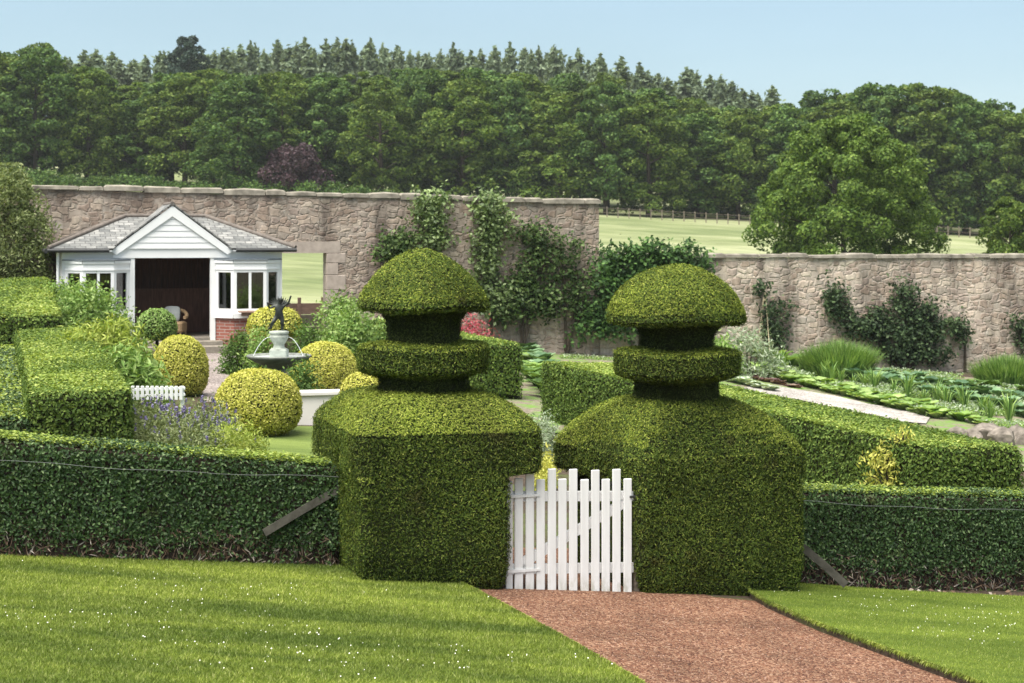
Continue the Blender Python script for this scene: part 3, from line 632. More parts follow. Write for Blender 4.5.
bsh('leafy_shrub', 'tall light green shrub right of the stone wall opening', 340, 38, 46, 290, 'fresh', 240, 24, 0.092, 0.46, 504, cl=.28)
bsh('leafy_shrub', 'spreading green shrub between the fountain and the left yew', 352, 34, 66, 306, 'fresh', 320, 24, 0.086, 0.46, 505, cl=.28)
bsh('leafy_shrub', 'mid green rounded shrub right behind the statue', 305, 32, 30, 322, 'mid', 140, 24, 0.069, 0.46, 506, cl=.2)
bsh('leafy_shrub', 'mid green shrub just left of the fountain pedestal', 261, 32, 26, 326, 'fresh', 120, 24, 0.069, 0.46, 507, cl=.2)
bsh('leafy_shrub', 'low green shrub at the foot of the brick plinth beside the steps', 240, 35, 34, 333, 'mid', 120, 24, 0.075, 0.46, 508, cl=.2)
bsh('leafy_shrub', 'low green plant below the right side of the fountain bowl', 300, 28.6, 34, 364, 'mid', 100, 24, 0.069, 0.46, 509, cl=.2)
bsh('leafy_shrub', 'reddish green bush on the bank right of the statue', 330, 35.5, 30, 322, 'climb_pale', 100, 22, 0.081, 0.46, 510, cl=.2)
bsh('red_shrub', 'crimson leaved bush beside the cap neck of the left yew, below the climbers', 472, 43, 44, 312, 'redbush', 60, 20, .10, .4, 512, cl=.3)
bsh('leafy_shrub', 'dark green low shrub under the fountain bowl at its left', 262, 28.9, 34, 368, 'mid', 100, 22, 0.069, 0.46, 514, cl=.2)
# catmint border: stems with purple flower spikes
def catmint(label, px, d, wpx, ytop, seed, fl, n=420, mat='catmint'):
    x = (px-512)*d/F; zg = float(g(x, d)); r = rng(seed); rx = wpx*d/F/2; H_ = at(px, ytop, d)[2]-zg
    root = empty('flowering_perennial', (x, d, zg), label, 'plant')
    a = r.random(n)*6.283; q = np.sqrt(r.random(n)); b = np.stack([q*np.cos(a)*rx*.8, q*np.sin(a)*.5, 0*a], 1)
    tip = b*1.25+np.stack([r.normal(size=n)*.05, r.normal(size=n)*.05, H_*(.6+.4*r.random(n))*(1-.35*q**2)], 1)
    t = r.random((n, 14)); P = (b[:, None]+(tip-b)[:, None]*t[..., None]).reshape(-1, 3)+r.normal(size=(n*14, 3))*.025
    v, f = leaves(P, nrm(r.normal(size=P.shape)*.6+[0, -.2, .6]), .055, .35, r, .5); Geo().add(v, f).build('foliage', M[mat], root)
    m_ = r.random(n) < fl; tp = tip[m_]; k = 14; P = (tp[:, None]+r.normal(size=(len(tp), k, 3))*[.006, .006, .02]).reshape(-1, 3)
    v, f = leaves(P, nrm(r.normal(size=P.shape)), .036, .7, r, .8)
    v = v.reshape(max(len(tp), 0), 4*k, 3) if len(tp) else []
    for q in v: Geo().add(q, np.arange(len(q)).reshape(-1, 4)).build('flower', M['purple_fl'], root)
catmint('purple flowering catmint in front of the broad left hedge', 148, 22.4, 72, 391, 601, .10, 700)
catmint('purple flowering catmint spilling below the largest golden ball', 203, 22.5, 72, 393, 602, .13, 700)
catmint('straggly yellowish perennial under the right edge of the catmint', 236, 21.6, 60, 414, 603, .01, mat='lime')
catmint('pale stemmed perennial just behind the front hedge beside the catmint', 178, 21.2, 110, 408, 604, .03, 600)
catmint('yellow foliage plant glimpsed through the gap above the gate', 545, 22.0, 22, 440, 605, 0, 160, 'goldshoot')
catmint('silvery leaved perennial between the two yews beyond the gate', 540, 25, 34, 405, 606, 0, 260, 'silver')
# white edging fence and pool wall
a_ = at(120, 386, 24.2); e0 = np.array([a_[0], 24.2]); zt = a_[2]; zg0 = float(g(*e0))
ef = empty('edging_fence', (e0[0], e0[1], zg0), 'low white edging fence between the ferny plant and the catmint', 'fence', rz=TH)
for i in range(13): Geo().bbox((.02+i*.068, 0, zt-zg0-.20-.03*i*.068), (.065+i*.068, .018, zt-zg0-.03*i*.068), .004).build('pale', M['white'], ef)
for z_ in (.03, .12): Geo().bbox((0, .020, zt-zg0-z_-.05), (.92, .045, zt-zg0-z_-.01), .004).build('rail', M['white'], ef)
for x_ in (.0, .86): Geo().bbox((x_, .046, -.15), (x_+.05, .09, zt-zg0-.03), .004).build('post', M['white'], ef)
p0 = at(297, 392, 27.3); e0 = p0[:2]
pw = empty('pool_wall', (e0[0], e0[1], float(g(*e0))), 'low white rendered pool wall left of the left yew', 'wall', rz=TH)
zt = p0[2]-float(g(*e0))
Geo().bbox((0, 0, -.1), (1.95, .28, zt-.07), .012).build('wall', M['render'], pw)
Geo().bbox((-.04, -.04, zt-.068), (1.99, .32, zt), .012).build('coping', M['render'], pw)
# ------------------------------------------------------------------ fountain
fx = at(279, 356, 29.5); fz = float(g(fx[0], fx[1]))
ft = empty('fountain', (fx[0], fx[1], fz), 'lead bowl fountain with dark bronze cherub on a pale pedestal before the summerhouse', 'fountain')
zr = fx[2]-fz
Geo().lathe([(.26, -.05), (.24, .1), (.13, .18), (.10, zr*.55), (.13, zr-.22), (.10, zr-.2)], 20).build('stem', M['bowl'], ft)
Geo().lathe([(.07, zr-.23), (.20, zr-.20), (.42, zr-.10), (.54, zr-.03), (.565, zr+.005), (.55, zr+.02), (.52, zr), (.40, zr-.06), (.1, zr-.09)], 40).build('bowl', M['bowl'], ft)
Geo().lathe([(.50, zr-.022), (.49, zr-.018), (.02, zr-.017)], 32).build('water', M['water'], ft)
pg = Geo(); pg.bbox((-.15, -.15, zr-.09), (.15, .15, zr+.12), .015); pg.lathe([(.15, zr+.12), (.10, zr+.15), (.09, zr+.20), (.13, zr+.26), (.16, zr+.31), (.165, zr+.36), (.14, zr+.37), (.17, zr+.39), (.17, zr+.43), (.1, zr+.44)], 16); pg.build('pedestal', M['palestone'], ft)
def skin(name, joints, edges, mat, parent, loc, sub=2, root=0):
    me = bpy.data.meshes.new(name); me.from_pydata([j[:3] for j in joints], edges, []); o = bpy.data.objects.new(name, me); C.objects.link(o)
    o.modifiers.new('skin', 'SKIN'); s_ = o.modifiers.new('sub', 'SUBSURF'); s_.levels = s_.render_levels = sub
    for i, j in enumerate(joints):
        sv = me.skin_vertices[0].data[i]; sv.radius = (j[3], j[3]); sv.use_root = i == root
    dg = bpy.context.evaluated_depsgraph_get(); nm = bpy.data.meshes.new_from_object(o.evaluated_get(dg)); nm.name = name
    bpy.data.objects.remove(o); nm.materials.clear(); nm.materials.append(mat)
    for p in nm.polygons: p.use_smooth = True
    q = bpy.data.objects.new(name, nm); C.objects.link(q); q.parent = parent; q.location = loc; return q
k = 1.0
J = [(0, 0, .27, .062), (0, 0, .35, .058), (.005, .0, .43, .066), (.015, 0, .485, .028), (.03, -.01, .545, .052), (.035, -.012, .58, .045),   # pelvis, belly, chest, neck, head, crown
     (.05, 0, .24, .044), (.06, -.02, .13, .034), (.055, .015, .02, .02), (.07, -.04, .0, .018),                                      # standing leg, foot
     (-.05, 0, .24, .044), (-.10, -.06, .15, .034), (-.15, .0, .06, .022), (-.18, -.05, .05, .018),                                   # lifted leg
     (.09, 0, .44, .026), (.17, -.01, .50, .021), (.20, -.02, .59, .016), (.215, -.025, .62, .016),                                  # raised arm
     (-.075, 0, .44, .026), (-.16, -.02, .40, .021), (-.19, -.05, .48, .016), (-.195, -.055, .51, .017),                             # bent arm
     ]
E = [(0, 1), (1, 2), (2, 3), (3, 4), (4, 5), (0, 6), (6, 7), (7, 8), (8, 9), (0, 10), (10, 11), (11, 12), (12, 13), (2, 14), (14, 15), (15, 16), (16, 17), (2, 18), (18, 19), (19, 20), (20, 21)]
st = skin('statue', J, E, M['bronze'], ft, (0, 0, zr+.43))
wg = Geo()
for s_ in (-1, 1):
    for i in range(6):
        a0 = rad(20+i*14); p = np.array([s_*.03, .05, .42]); q = p+np.array([s_*math.cos(a0)*.17, .05, math.sin(a0)*.17+.01]); wg.tube([p, (p+q)/2+[0, .02, .0], q], [.012, .020, .004], 5)
wg.build('wing', M['bronze'], st)
for s_ in (-1, 1):
    pts = [(s_*(.16+.27*t), -.1*t, zr+.33-.02*t-.30*t*t) for t in np.linspace(0, 1, 8)]
    Geo().tube(pts, .004, 5).build('water_jet', M['foam'], ft)
# ------------------------------------------------------------------ the white gate
gx = np.array([-.045, 15.60]); gz = -.19
gate = empty('picket_gate', (gx[0], gx[1], gz), 'white wooden picket gate with alternating tall and short pales between the two yews', 'gate', rz=TH)
GW = 1.245; slope = lambda x: -.045*x
pw_ = .080; gap = (GW-11*pw_-.07)/11
x = .07
for i in range(11):
    tall = i % 2 == 1; h = (1.165 if tall else 1.075)+random.uniform(-.008, .008); x0 = x+random.uniform(-.003, .003)
    q = Geo(); z0 = .012+slope(x)+random.uniform(-.004, .004); r_ = .006
    q.bbox((x0, -.011, z0), (x0+pw_, .011, h+.022-.052*x), .005)
    q.build('picket', M['gatewhite'], gate); x += pw_+gap
for z in (.255, .925):
    ge = Geo(); ge.add([(.05, .0135, z-.045), (GW, .0135, z-.045-.05), (GW, .058, z-.045-.05), (.05, .058, z-.045), (.05, .0135, z+.045), (GW, .0135, z+.045-.05), (GW, .058, z+.045-.05), (.05, .058, z+.045)],
           [(3,2,1,0),(4,5,6,7),(0,1,5,4),(1,2,6,5),(2,3,7,6),(3,0,4,7)]); ge.build('rail', M['gatewhite'], gate)
ge = Geo(); p, q = np.array([.12, .0135, .29]), np.array([GW-.06, .0135, .83]); d_ = np.array([-.35, 0, .92])*.045
ge.add([p-d_, q-d_, q+d_, p+d_, p-d_+[0, .04, 0], q-d_+[0, .04, 0], q+d_+[0, .04, 0], p+d_+[0, .04, 0]], [(0,1,2,3),(7,6,5,4),(0,4,5,1),(1,5,6,2),(2,6,7,3),(3,7,4,0)]); ge.build('brace', M['gatewhite'], gate)
Geo().bbox((-.015, -.012, -.08), (.052, .055, 1.07), .006).build('post', M['gatewhite'], gate)
Geo().bbox((GW+.015, .03, -.12), (GW+.07, .085, .93), .006).build('post', M['oldwood'], gate)
for z in (.245, .932):
    Geo().add([(.0, -.013, z-.016), (.31, -.013, z-.010), (.31, -.013, z+.010), (.0, -.013, z+.016), (.0, -.021, z-.016), (.31, -.021, z-.010), (.31, -.021, z+.010), (.0, -.021, z+.016)], [(0,1,2,3),(7,6,5,4),(0,4,5,1),(1,5,6,2),(2,6,7,3),(3,7,4,0)]).build('hinge', M['gatewhite'], gate)
Geo().bbox((GW-.05, -.024, .865), (GW+.06, -.013, .887), .003).build('latch', M['iron'], gate)
# ------------------------------------------------------------------ summerhouse
hb = .46; HX, HY = -8.0, 40.0
hs = empty('summerhouse', (HX, HY, hb), 'white summerhouse with slate roof, open dark doorway and two bay windows', 'summerhouse', rz=TH)
Geo().box((-2.45, .02, -.4), (2.55, 3.3, .255)).build('floor', M['step'], hs)
wl = Geo()
wl.box((-2.5, 0, -.3), (-2.38, 3.3, 2.34)); wl.box((2.48, 0, -.3), (2.6, 3.3, 2.34)); wl.box((-2.378, 3.18, -.3), (2.478, 3.3, 2.34))
wl.box((-.98, -.03, -.1), (-.86, .1, 2.14)); wl.box((.89, -.03, -.1), (1.01, .1, 2.14))
wl.box((-2.378, 0, 2.09), (-.982, .1, 2.34)); wl.box((1.012, 0, 2.09), (2.478, .1, 2.34)); wl.box((-1.36, -.05, 2.142), (1.36, -.002, 2.36)); wl.box((-.98, 0, 2.142), (1.01, .1, 2.34))
wl.build('wall', M['white'], hs)
pn = Geo()
for i in range(32):
    x0 = -2.37+i*.151; pn.box((x0, 3.10, .26), (x0+.145, 3.17, 2.33))
pn.box((-2.375, .13, .26), (-2.33, 3.09, 2.33)); pn.box((2.43, .13, .26), (2.475, 3.09, 2.33)); pn.box((-2.37, .11, 2.341), (2.47, 3.17, 2.37))
pn.box((-.9, 2.2, .26), (2.42, 2.24, 1.30)); pn.box((-.9, 2.19, 1.30), (2.42, 2.25, 1.36))
pn.build('panelling', M['darkwood'], hs)
gb = Geo(); GA, GR, z0 = 1.30, .98, 2.362
for i in range(7):
    a_, b_ = i*.138, min((i+1)*.138, GR-.01); f0, f1 = GA*(1-a_/GR), GA*(1-b_/GR)
    gb.add([(-f0, -.085, z0+a_), (f0, -.085, z0+a_), (f1, -.072, z0+b_-.004), (-f1, -.072, z0+b_-.004), (-f0, -.01, z0+a_), (f0, -.01, z0+a_), (f1, -.01, z0+b_-.004), (-f1, -.01, z0+b_-.004)], [(0,1,2,3),(7,6,5,4),(0,4,5,1),(1,5,6,2),(2,6,7,3),(3,7,4,0)])
gb.build('gable', M['white'], hs)
for s_ in (-1, 1):
    bb = Geo(); a0, a1 = np.array([s_*1.42, 2.30]), np.array([0, 3.37]); n_ = np.array([s_*.6, .8])*-.2
    pr = [a0, a1, np.array([0, 3.37-.25]), np.array([s_*1.28, 2.22])]
    if s_ < 0: pr = pr[::-1]
    v = [(p[0], -.118, p[1]) for p in pr]+[(p[0], -.088, p[1]) for p in pr]
    bb.add(v, [(0,1,2,3),(7,6,5,4),(0,4,5,1),(1,5,6,2),(2,6,7,3),(3,7,4,0)]); bb.build('bargeboard', M['white'], hs)
def slab(quad, t, name, mat, parent, scx):    # roof slope with its own local axes so the slate courses run along it
    q = [Vector(p) for p in quad]; ex = (q[1]-q[0]).normalized(); nn = ex.cross(q[-1]-q[0]).normalized(); ey = nn.cross(ex)
    m_ = Matrix((ex, ey, nn)).transposed().to_4x4(); m_.translation = q[0]; inv = m_.inverted()
    P = [inv@p for p in q]; k_ = len(P); ge = Geo()
    ge.add([tuple(p) for p in P]+[tuple(p-Vector((0, 0, t))) for p in P], [tuple(range(k_)), tuple(range(2*k_-1, k_-1, -1))]+[(i, k_+i, k_+(i+1) % k_, (i+1) % k_) for i in range(k_)])
    o = ge.build(name, mat, parent); o.matrix_local = m_; return o
e, rz_, rv = 2.37, 3.13, 1.65
c1, c2, c3, c4 = (-2.82, -.28, e), (2.88, -.28, e), (2.88, 3.6, e), (-2.82, 3.6, e); r1, r2 = (-.95, rv, rz_), (.98, rv, rz_)
slab([c1, (-1.37, -.28, e), (-.36, rv, rz_), r1], .04, 'roof', M['slate'], hs, 1)
slab([(1.37, -.28, e), c2, r2, (.36, rv, rz_)], .04, 'roof', M['slate'], hs, 1)
for q in ([c2, c3, r2], [c3, c4, r1, r2], [c4, c1, r1]): slab(q, .04, 'roof', M['slate'], hs, 1)
gpk = 3.40
slab([(-1.46, -.135, 2.30), (0, -.135, gpk), (0, 2.0, gpk), (-1.46, .25, 2.30)][::-1], .03, 'roof', M['slate'], hs, 1)
slab([(0, -.135, gpk), (1.46, -.135, 2.30), (1.46, .25, 2.30), (0, 2.0, gpk)][::-1], .03, 'roof', M['slate'], hs, 1)
ge = Geo(); up_ = np.array([0, 0, .015])
for a_, b_ in ((c1, r1), (c2, r2), (c3, r2), (c4, r1), (r1, r2), ((0, -.135, gpk), (0, 1.6, gpk))): ge.tube([np.array(a_)+up_, np.array(b_)+up_], .055, 8)
ge.build('ridge_tiles', M['ridge'], hs)
for a_, b_ in ((-2.84, -1.46), (1.46, 2.9)): Geo().tube([(a_, -.31, e-.05), (b_, -.31, e-.05)], .045, 8).build('gutter', M['iron'], hs)
Geo().tube([(-2.86, -.25, e-.06), (-2.86, 3.5, e-.06)], .05, 8).build('gutter', M['iron'], hs)
Geo().tube([(-2.60, -.05, e-.1), (-2.58, -.04, .0)], .035, 8).build('downpipe', M['white'], hs)
for a_, b_ in ((-2.8, -1.40), (1.40, 2.86)): Geo().box((a_, -.26, e-.075), (b_, -.002, e-.045)).build('soffit', M['white'], hs)
def bay(ua, ub):
    pl = [(ua, -.02), (ua+.38, -.42), (ub-.38, -.42), (ub, -.02)]
    ge = Geo()
    for i in range(3):
        p, q = np.array(pl[i]), np.array(pl[i+1]); d_ = (q-p)/np.linalg.norm(q-p)
        ge.seg(p, q, .72, .83, -.05, .06); ge.seg(p, q, .832, .94, 0, .06); ge.seg(p, q, 1.80, 2.085, 0, .06); ge.seg(p, q, 1.86, 1.89, -.02, -.002); ge.seg(p, q, 2.02, 2.083, -.03, -.002)
        wj = .085 if i != 1 else .07
        ge.seg(p, p+d_*wj, .942, 1.798, 0, .06); ge.seg(q-d_*wj, q, .942, 1.798, 0, .06)
        if i == 1:
            mm = (p+q)/2; ge.seg(mm-d_*.03, mm+d_*.03, .942, 1.798, .005, .055)
    b = ge.build('bay_window', M['white'], hs)
    for i in range(3):
        p, q = np.array(pl[i]), np.array(pl[i+1]); d_ = (q-p)/np.linalg.norm(q-p); Geo().seg(p+d_*.06, q-d_*.06, .945, 1.795, .028, .033).build('pane', M['glass'], b)
    rp = [(ua-.06, .0), (ua+.36, -.48), (ub-.36, -.48), (ub+.06, .0)]
    ge = Geo(); v = [(*p, 2.087) for p in rp]+[(*p, 2.115) for p in rp]; ge.add(v, [(3,2,1,0),(4,5,6,7),(0,1,5,4),(1,2,6,5),(2,3,7,6),(3,0,4,7)]); ge.build('cover', M['lead'], b)
    ge = Geo()
    for i in range(3): ge.seg(np.array(pl[i])*[1, .96], np.array(pl[i+1])*[1, .96], -.3, .718, .02, .12)
    ge.build('plinth', M['brick'], b)
bay(-2.44, -.98); bay(1.01, 2.54)
for i in range(2): Geo().bbox((-.65+.05*i, -.34-.34*(1-i), -.4), (1.15+.3*(1-i), -.03-.34*(1-i), .09+.1*i), .01).build('step', M['step'], hs)
def hl(u_, v_, z_): p = np.array([HX, HY, hb])+U*u_+V*v_; return (p[0], p[1], p[2]+z_)
# wicker chair just inside the doorway, with cushion
ch = empty('wicker_chair', hl(.10, .55, .26), 'wicker armchair just inside the dark summerhouse doorway', 'chair', rz=TH-.4)
Geo().bbox((-.26, -.26, .10), (.26, .24, .36), .04).build('seat', M['wicker'], ch)
ge = Geo(); a_ = np.linspace(rad(-20), rad(200), 13); ge.tube([(.30*math.cos(t), .02+.26*math.sin(t), .46+.16*max(0, math.sin(t))) for t in a_], .045, 8); ge.build('backrest', M['wicker'], ch)
for sx in (-.22, .22):
    for sy in (-.2, .2): Geo().tube([(sx, sy, 0), (sx, sy, .12)], .025, 6).build('leg', M['wicker'], ch)
ge = Geo(); R_ = []
for t in np.linspace(-1, 1, 7):
    c_ = math.sqrt(max(.02, 1-t*t))**.5; R_.append([(.2*c_*math.copysign(abs(math.cos(q))**.5, math.cos(q)), t*.07, .2*c_*math.copysign(abs(math.sin(q))**.5, math.sin(q))) for q in np.arange(20)/20*6.283])
ge.loft(R_, 0, True, True); cu = ge.build('cushion', M['cloth'], None, hl(.06, .62, .26+.53)); cu.rotation_euler = (rad(-18), 0, TH-.3); tag(cu, 'pale grey cushion leaning in the wicker armchair', 'cushion')
tb = empty('plant_shelf', hl(1.72, -.62, 0), 'small brown shelf on a post below the right bay window', 'shelf', rz=TH)
Geo().bbox((-.24, -.12, .86), (.24, .12, .90), .005).build('top', M['brownfence'], tb); Geo().tube([(0, 0, -.1), (0, 0, .86)], .03, 6).build('post', M['brownfence'], tb); Geo().bbox((-.18, -.015, .78), (.18, .015, .858), .005).build('bracket', M['brownfence'], tb)
# ------------------------------------------------------------------ the garden walls
W0 = np.array([0, 46.0, 0])
def wu(px): d = wall_d(px); return ((px-512)*d/F)/U[0]
wlg = empty('garden_wall', W0, 'tall rubble stone garden wall behind the summerhouse, with a stone framed opening', 'wall', rz=TH)
zl = lambda u_: 3.98-.0205*(u_-wu(600))
uL, uo0, uo1, uR = -22.0, wu(279), wu(327), wu(599)
def wseg(ge, a, b, zlo, ztf, n=1):
    for i in range(n):
        x0, x1 = a+(b-a)*i/n, a+(b-a)*(i+1)/n; v = [(x0, 0, zlo), (x1, 0, zlo), (x1, .5, zlo), (x0, .5, zlo), (x0, 0, ztf(x0)), (x1, 0, ztf(x1)), (x1, .5, ztf(x1)), (x0, .5, ztf(x0))]
        ge.add(v, [(3,2,1,0),(4,5,6,7),(0,1,5,4),(1,2,6,5),(2,3,7,6),(3,0,4,7)])
ge = Geo(); zo = at(300, 253, wall_d(300))[2]
wseg(ge, uL, uo0, -1, zl); wseg(ge, uo1, uR, -2, zl); wseg(ge, uo0, uo1, zo+.3, zl); ge.build('masonry', M['wallL'], wlg)
def coping(ge, a, b, ztf, seed, h=.13):
    r = random.Random(seed); x = a-.03
    while x < b:
        L_ = r.uniform(.45, 1.25); x1 = min(x+L_, b+.05); hh = h*r.uniform(.75, 1.25); o1, o2 = r.uniform(.04, .1), r.uniform(.04, .1)
        z0 = ztf((x+x1)/2)+.003; n0 = r.uniform(-.015, .015)
        R_ = []
        for xx, k_ in ((x+.01, .8), (x+.05, 1), ((x+x1)/2, 1.06), (x1-.05, 1), (x1-.01, .8)):
            q = hh*k_*r.uniform(.92, 1.08); R_.append([(xx, -o1, z0+n0), (xx, -o1+.02, z0+q*.75), (xx, .08, z0+q), (xx, .42, z0+q*r.uniform(.9, 1.05)), (xx, .5+o2, z0+q*.7), (xx, .5+o2, z0+n0)])
        ge.loft(R_, 0); x = x1
ge = Geo(); coping(ge, uL, uR, zl, 1); ge.build('coping', M['coping'], wlg)
Geo().box((uo0-.25, -.012, zo-.002), (uo1+.35, .512, zo+.298)).build('lintel', M['ashlar'], wlg)
ge = Geo(); r_ = random.Random(4); z = -.6
while z < zo-.01:
    z1 = min(z+r_.uniform(.28, .42), zo-.004); ge.bbox((uo1-.012, -.014, z), (uo1+r_.choice((.3, .5)), .514, z1-.008), .012); z = z1
ge.build('jamb', M['ashlar'], wlg)
wrg = empty('garden_wall', W0, 'lower pale stone garden wall across the right of the vegetable beds', 'wall', rz=TH)
zr_ = lambda u_: 2.50-.004*(u_-wu(710))
ge = Geo(); wseg(ge, uR+.02, 30, -3.2, zr_); ge.build('masonry', M['wallR'], wrg)
ge = Geo(); coping(ge, uR+.05, 30, zr_, 2, .11); ge.build('coping', M['coping'], wrg)
ge = Geo(); up0 = wu(706); ge.box((uR+.06, -.015, 2.2), (uR+.1, -.0, 2.3)); 
# brown wooden fence closing the lower half of the wall opening
wf = empty('wooden_fence', W0+U*uo0+V*.8, 'low brown board fence behind the opening in the stone wall', 'fence', rz=TH)
zf = at(300, 302, wall_d(300)+.8)[2]; zb_ = float(g(*(W0+U*uo0)[:2]))
for i in range(4): Geo().bbox((-.1, 0, zf-.02-.31*(i+1)), (1.6, .03, zf-.035-.31*i), .005).build('board', M['brownfence'] if i < 1 else M['oldwood'], wf)
for x in (.0, .62, 1.25): Geo().bbox((x, -.06, zb_-.3), (x+.09, -.002, zf+.12), .006).build('post', M['brownfence'], wf)
# ------------------------------------------------------------------ climbers and wall shrubs
def climber(name, label, cl, mat, seed, trunks, size=.12, nl=54, group=None, cat='climber', off=.22, asp=.6, dens=1.65):
    """cl: list of (px, py, half-width px, half-height px) leaf masses on the wall; trunks: list of pixel polylines"""
    px0 = trunks[0][0][0]; d0 = wall_d(px0); b = np.array([(px0-512)*d0/F, d0-off, 0.]); b[2] = float(g(b[0], b[1]))
    root = empty(name, b, label, cat, group); r = rng(seed); P, N = [], []
    for px, py, hw, hh in cl:
        d = wall_d(px)-off; c = at(px, py, d)-b; s_ = d/F; n = int(nl*dens*max(1, hw*hh/40)); k_ = max(3, n//12)
        cc = r.normal(size=(k_, 3))*np.array([hw*s_*.52, .10, hh*s_*.52]); i = r.integers(0, k_, n)
        q = cc[i]+r.normal(size=(n, 3))*np.array([.13, .08, .12]); q = q[:, 0:1]*U+q[:, 1:2]*V+q[:, 2:3]*np.array([0, 0, 1.]); P.append(c+q)
    P = np.concatenate(P); lim = (P+b-W0)@V; P -= np.maximum(lim+.03, 0)[:, None]*V
    P[:, 2] = np.maximum(P[:, 2], .05); N = nrm(np.tile(-V*.6+np.array([0, 0, .55]), (len(P), 1))+r.normal(size=P.shape)*.25)
    v, f = leaves(P, N, size, asp, r, .45); Geo().add(v, f).build('foliage', M[mat], root)
    for tr in trunks:
        pts = []
        for j, (px, py) in enumerate(tr):
            d = wall_d(px)-off*.6; q = at(px, py, d)-b
            if j == 0: q[2] = -.1
            pts.append(q)
        Geo().tube(pts, np.linspace(.05, .02, len(pts)), 6).build('stem', M['bark'], root)
climber('wall_climber', 'pale topped climber rising above the wall coping over the left yew cap', [(433, 200, 17, 10), (431, 216, 19, 12), (436, 234, 15, 12), (430, 246, 10, 8)], 'climb_pale', 701, [[(438, 340), (436, 280), (433, 215)]])
climber('wall_climber', 'pale topped climber rising above the coping, second right of the yew cap', [(488, 202, 16, 10), (490, 216, 20, 12), (493, 232, 18, 14), (488, 250, 16, 12), (487, 268, 14, 12), (492, 286, 16, 12), (498, 304, 20, 12)], 'climb_pale', 702, [[(492, 340), (490, 280), (490, 205)]])
climber('wall_climber', 'small climber at the left of the left yew cap on the stone wall', [(396, 245, 20, 10), (390, 254, 14, 8), (408, 243, 12, 8)], 'climb', 703, [[(402, 340), (400, 290), (397, 245)]])
climber('wall_climber', 'sparse dark climber right of the two pale topped climbers', [(532, 234, 14, 12), (535, 252, 15, 14), (526, 272, 14, 12), (516, 292, 20, 12), (510, 310, 26, 12), (540, 300, 18, 14)], 'climb', 704, [[(520, 340), (527, 285), (534, 230)], [(520, 340), (536, 300), (545, 262)]], dens=1.32)
climber('wall_climber', 'spreading climber nearest the end of the tall wall', [(558, 240, 12, 12), (565, 255, 14, 10), (575, 248, 10, 8), (556, 275, 22, 10), (580, 278, 16, 10), (566, 296, 28, 12), (585, 310, 22, 12), (552, 312, 14, 8)], 'climb', 705, [[(566, 340), (565, 290), (560, 238)], [(566, 340), (578, 300), (585, 268)]], dens=.85)
climber('ivy_bush', 'dense dark ivy mass over the step between the tall and the low wall', [(615, 262, 20, 12), (640, 257, 26, 12), (668, 258, 24, 10), (692, 262, 14, 12), (610, 285, 18, 18), (640, 280, 26, 16), (672, 282, 26, 16), (700, 275, 12, 18), (625, 306, 26, 14), (655, 312, 20, 12), (604, 312, 18, 14), (650, 248, 30, 5), (615, 328, 22, 8), (590, 326, 18, 8)], 'ivy', 706, [[(640, 350), (640, 300), (640, 260)], [(640, 350), (615, 300), (612, 262)]], off=.35, dens=1.35, size=.14)
climber('wall_shrub', 'narrow espaliered shrub on the low wall right of the right yew cap', [(762, 292, 7, 8), (768, 310, 10, 8), (772, 325, 12, 9), (784, 312, 10, 5), (774, 340, 10, 9)], 'dark', 711, [[(772, 366), (770, 320), (762, 285)]])
climber('wall_shrub', 'broad dark espaliered shrub spread over the middle of the low wall', [(838, 292, 9, 9), (842, 310, 10, 10), (852, 325, 14, 9), (832, 302, 8, 8), (880, 315, 12, 10), (884, 332, 16, 12), (868, 328, 12, 9), (905, 290, 11, 9), (902, 305, 9, 8), (918, 318, 18, 9), (908, 335, 18, 12), (930, 335, 12, 9), (912, 352, 22, 12), (892, 350, 14, 9), (940, 325, 12, 5), (928, 308, 10, 8), (934, 356, 14, 7)], 'dark', 712, [[(908, 388), (907, 345), (905, 288)], [(908, 388), (880, 345), (842, 300)], [(908, 388), (925, 345), (940, 320)]], dens=1.98)
climber('wall_shrub', 'small round topped wall shrub on a bare stem right of the broad one', [(958, 322, 9, 8), (962, 334, 9, 7), (955, 330, 9, 7)], 'dark', 713, [[(965, 375), (965, 345), (960, 322)]])
climber('wall_shrub', 'dark shrub at the right edge on the low wall', [(1018, 325, 9, 8), (1022, 340, 11, 9), (1030, 332, 10, 8)], 'dark', 714, [[(1022, 380), (1022, 350), (1020, 325)]])
# cane obelisk
ob = gp(765, 366); ob = empty('cane_obelisk', ob, 'bamboo cane wigwam standing before the low wall beside the narrow shrub', 'plant support')
for i in range(4):
    a_ = i*1.571+.4; Geo().tube([(.32*math.cos(a_), .32*math.sin(a_), -.05), (.02*math.cos(a_), .02*math.sin(a_), 2.1)], .014, 5).build('cane', M['bamboo'], ob)
Geo().lathe([(.05, 1.85), (.055, 1.87), (.05, 1.9)], 8).build('tie', M['bamboo'], ob)
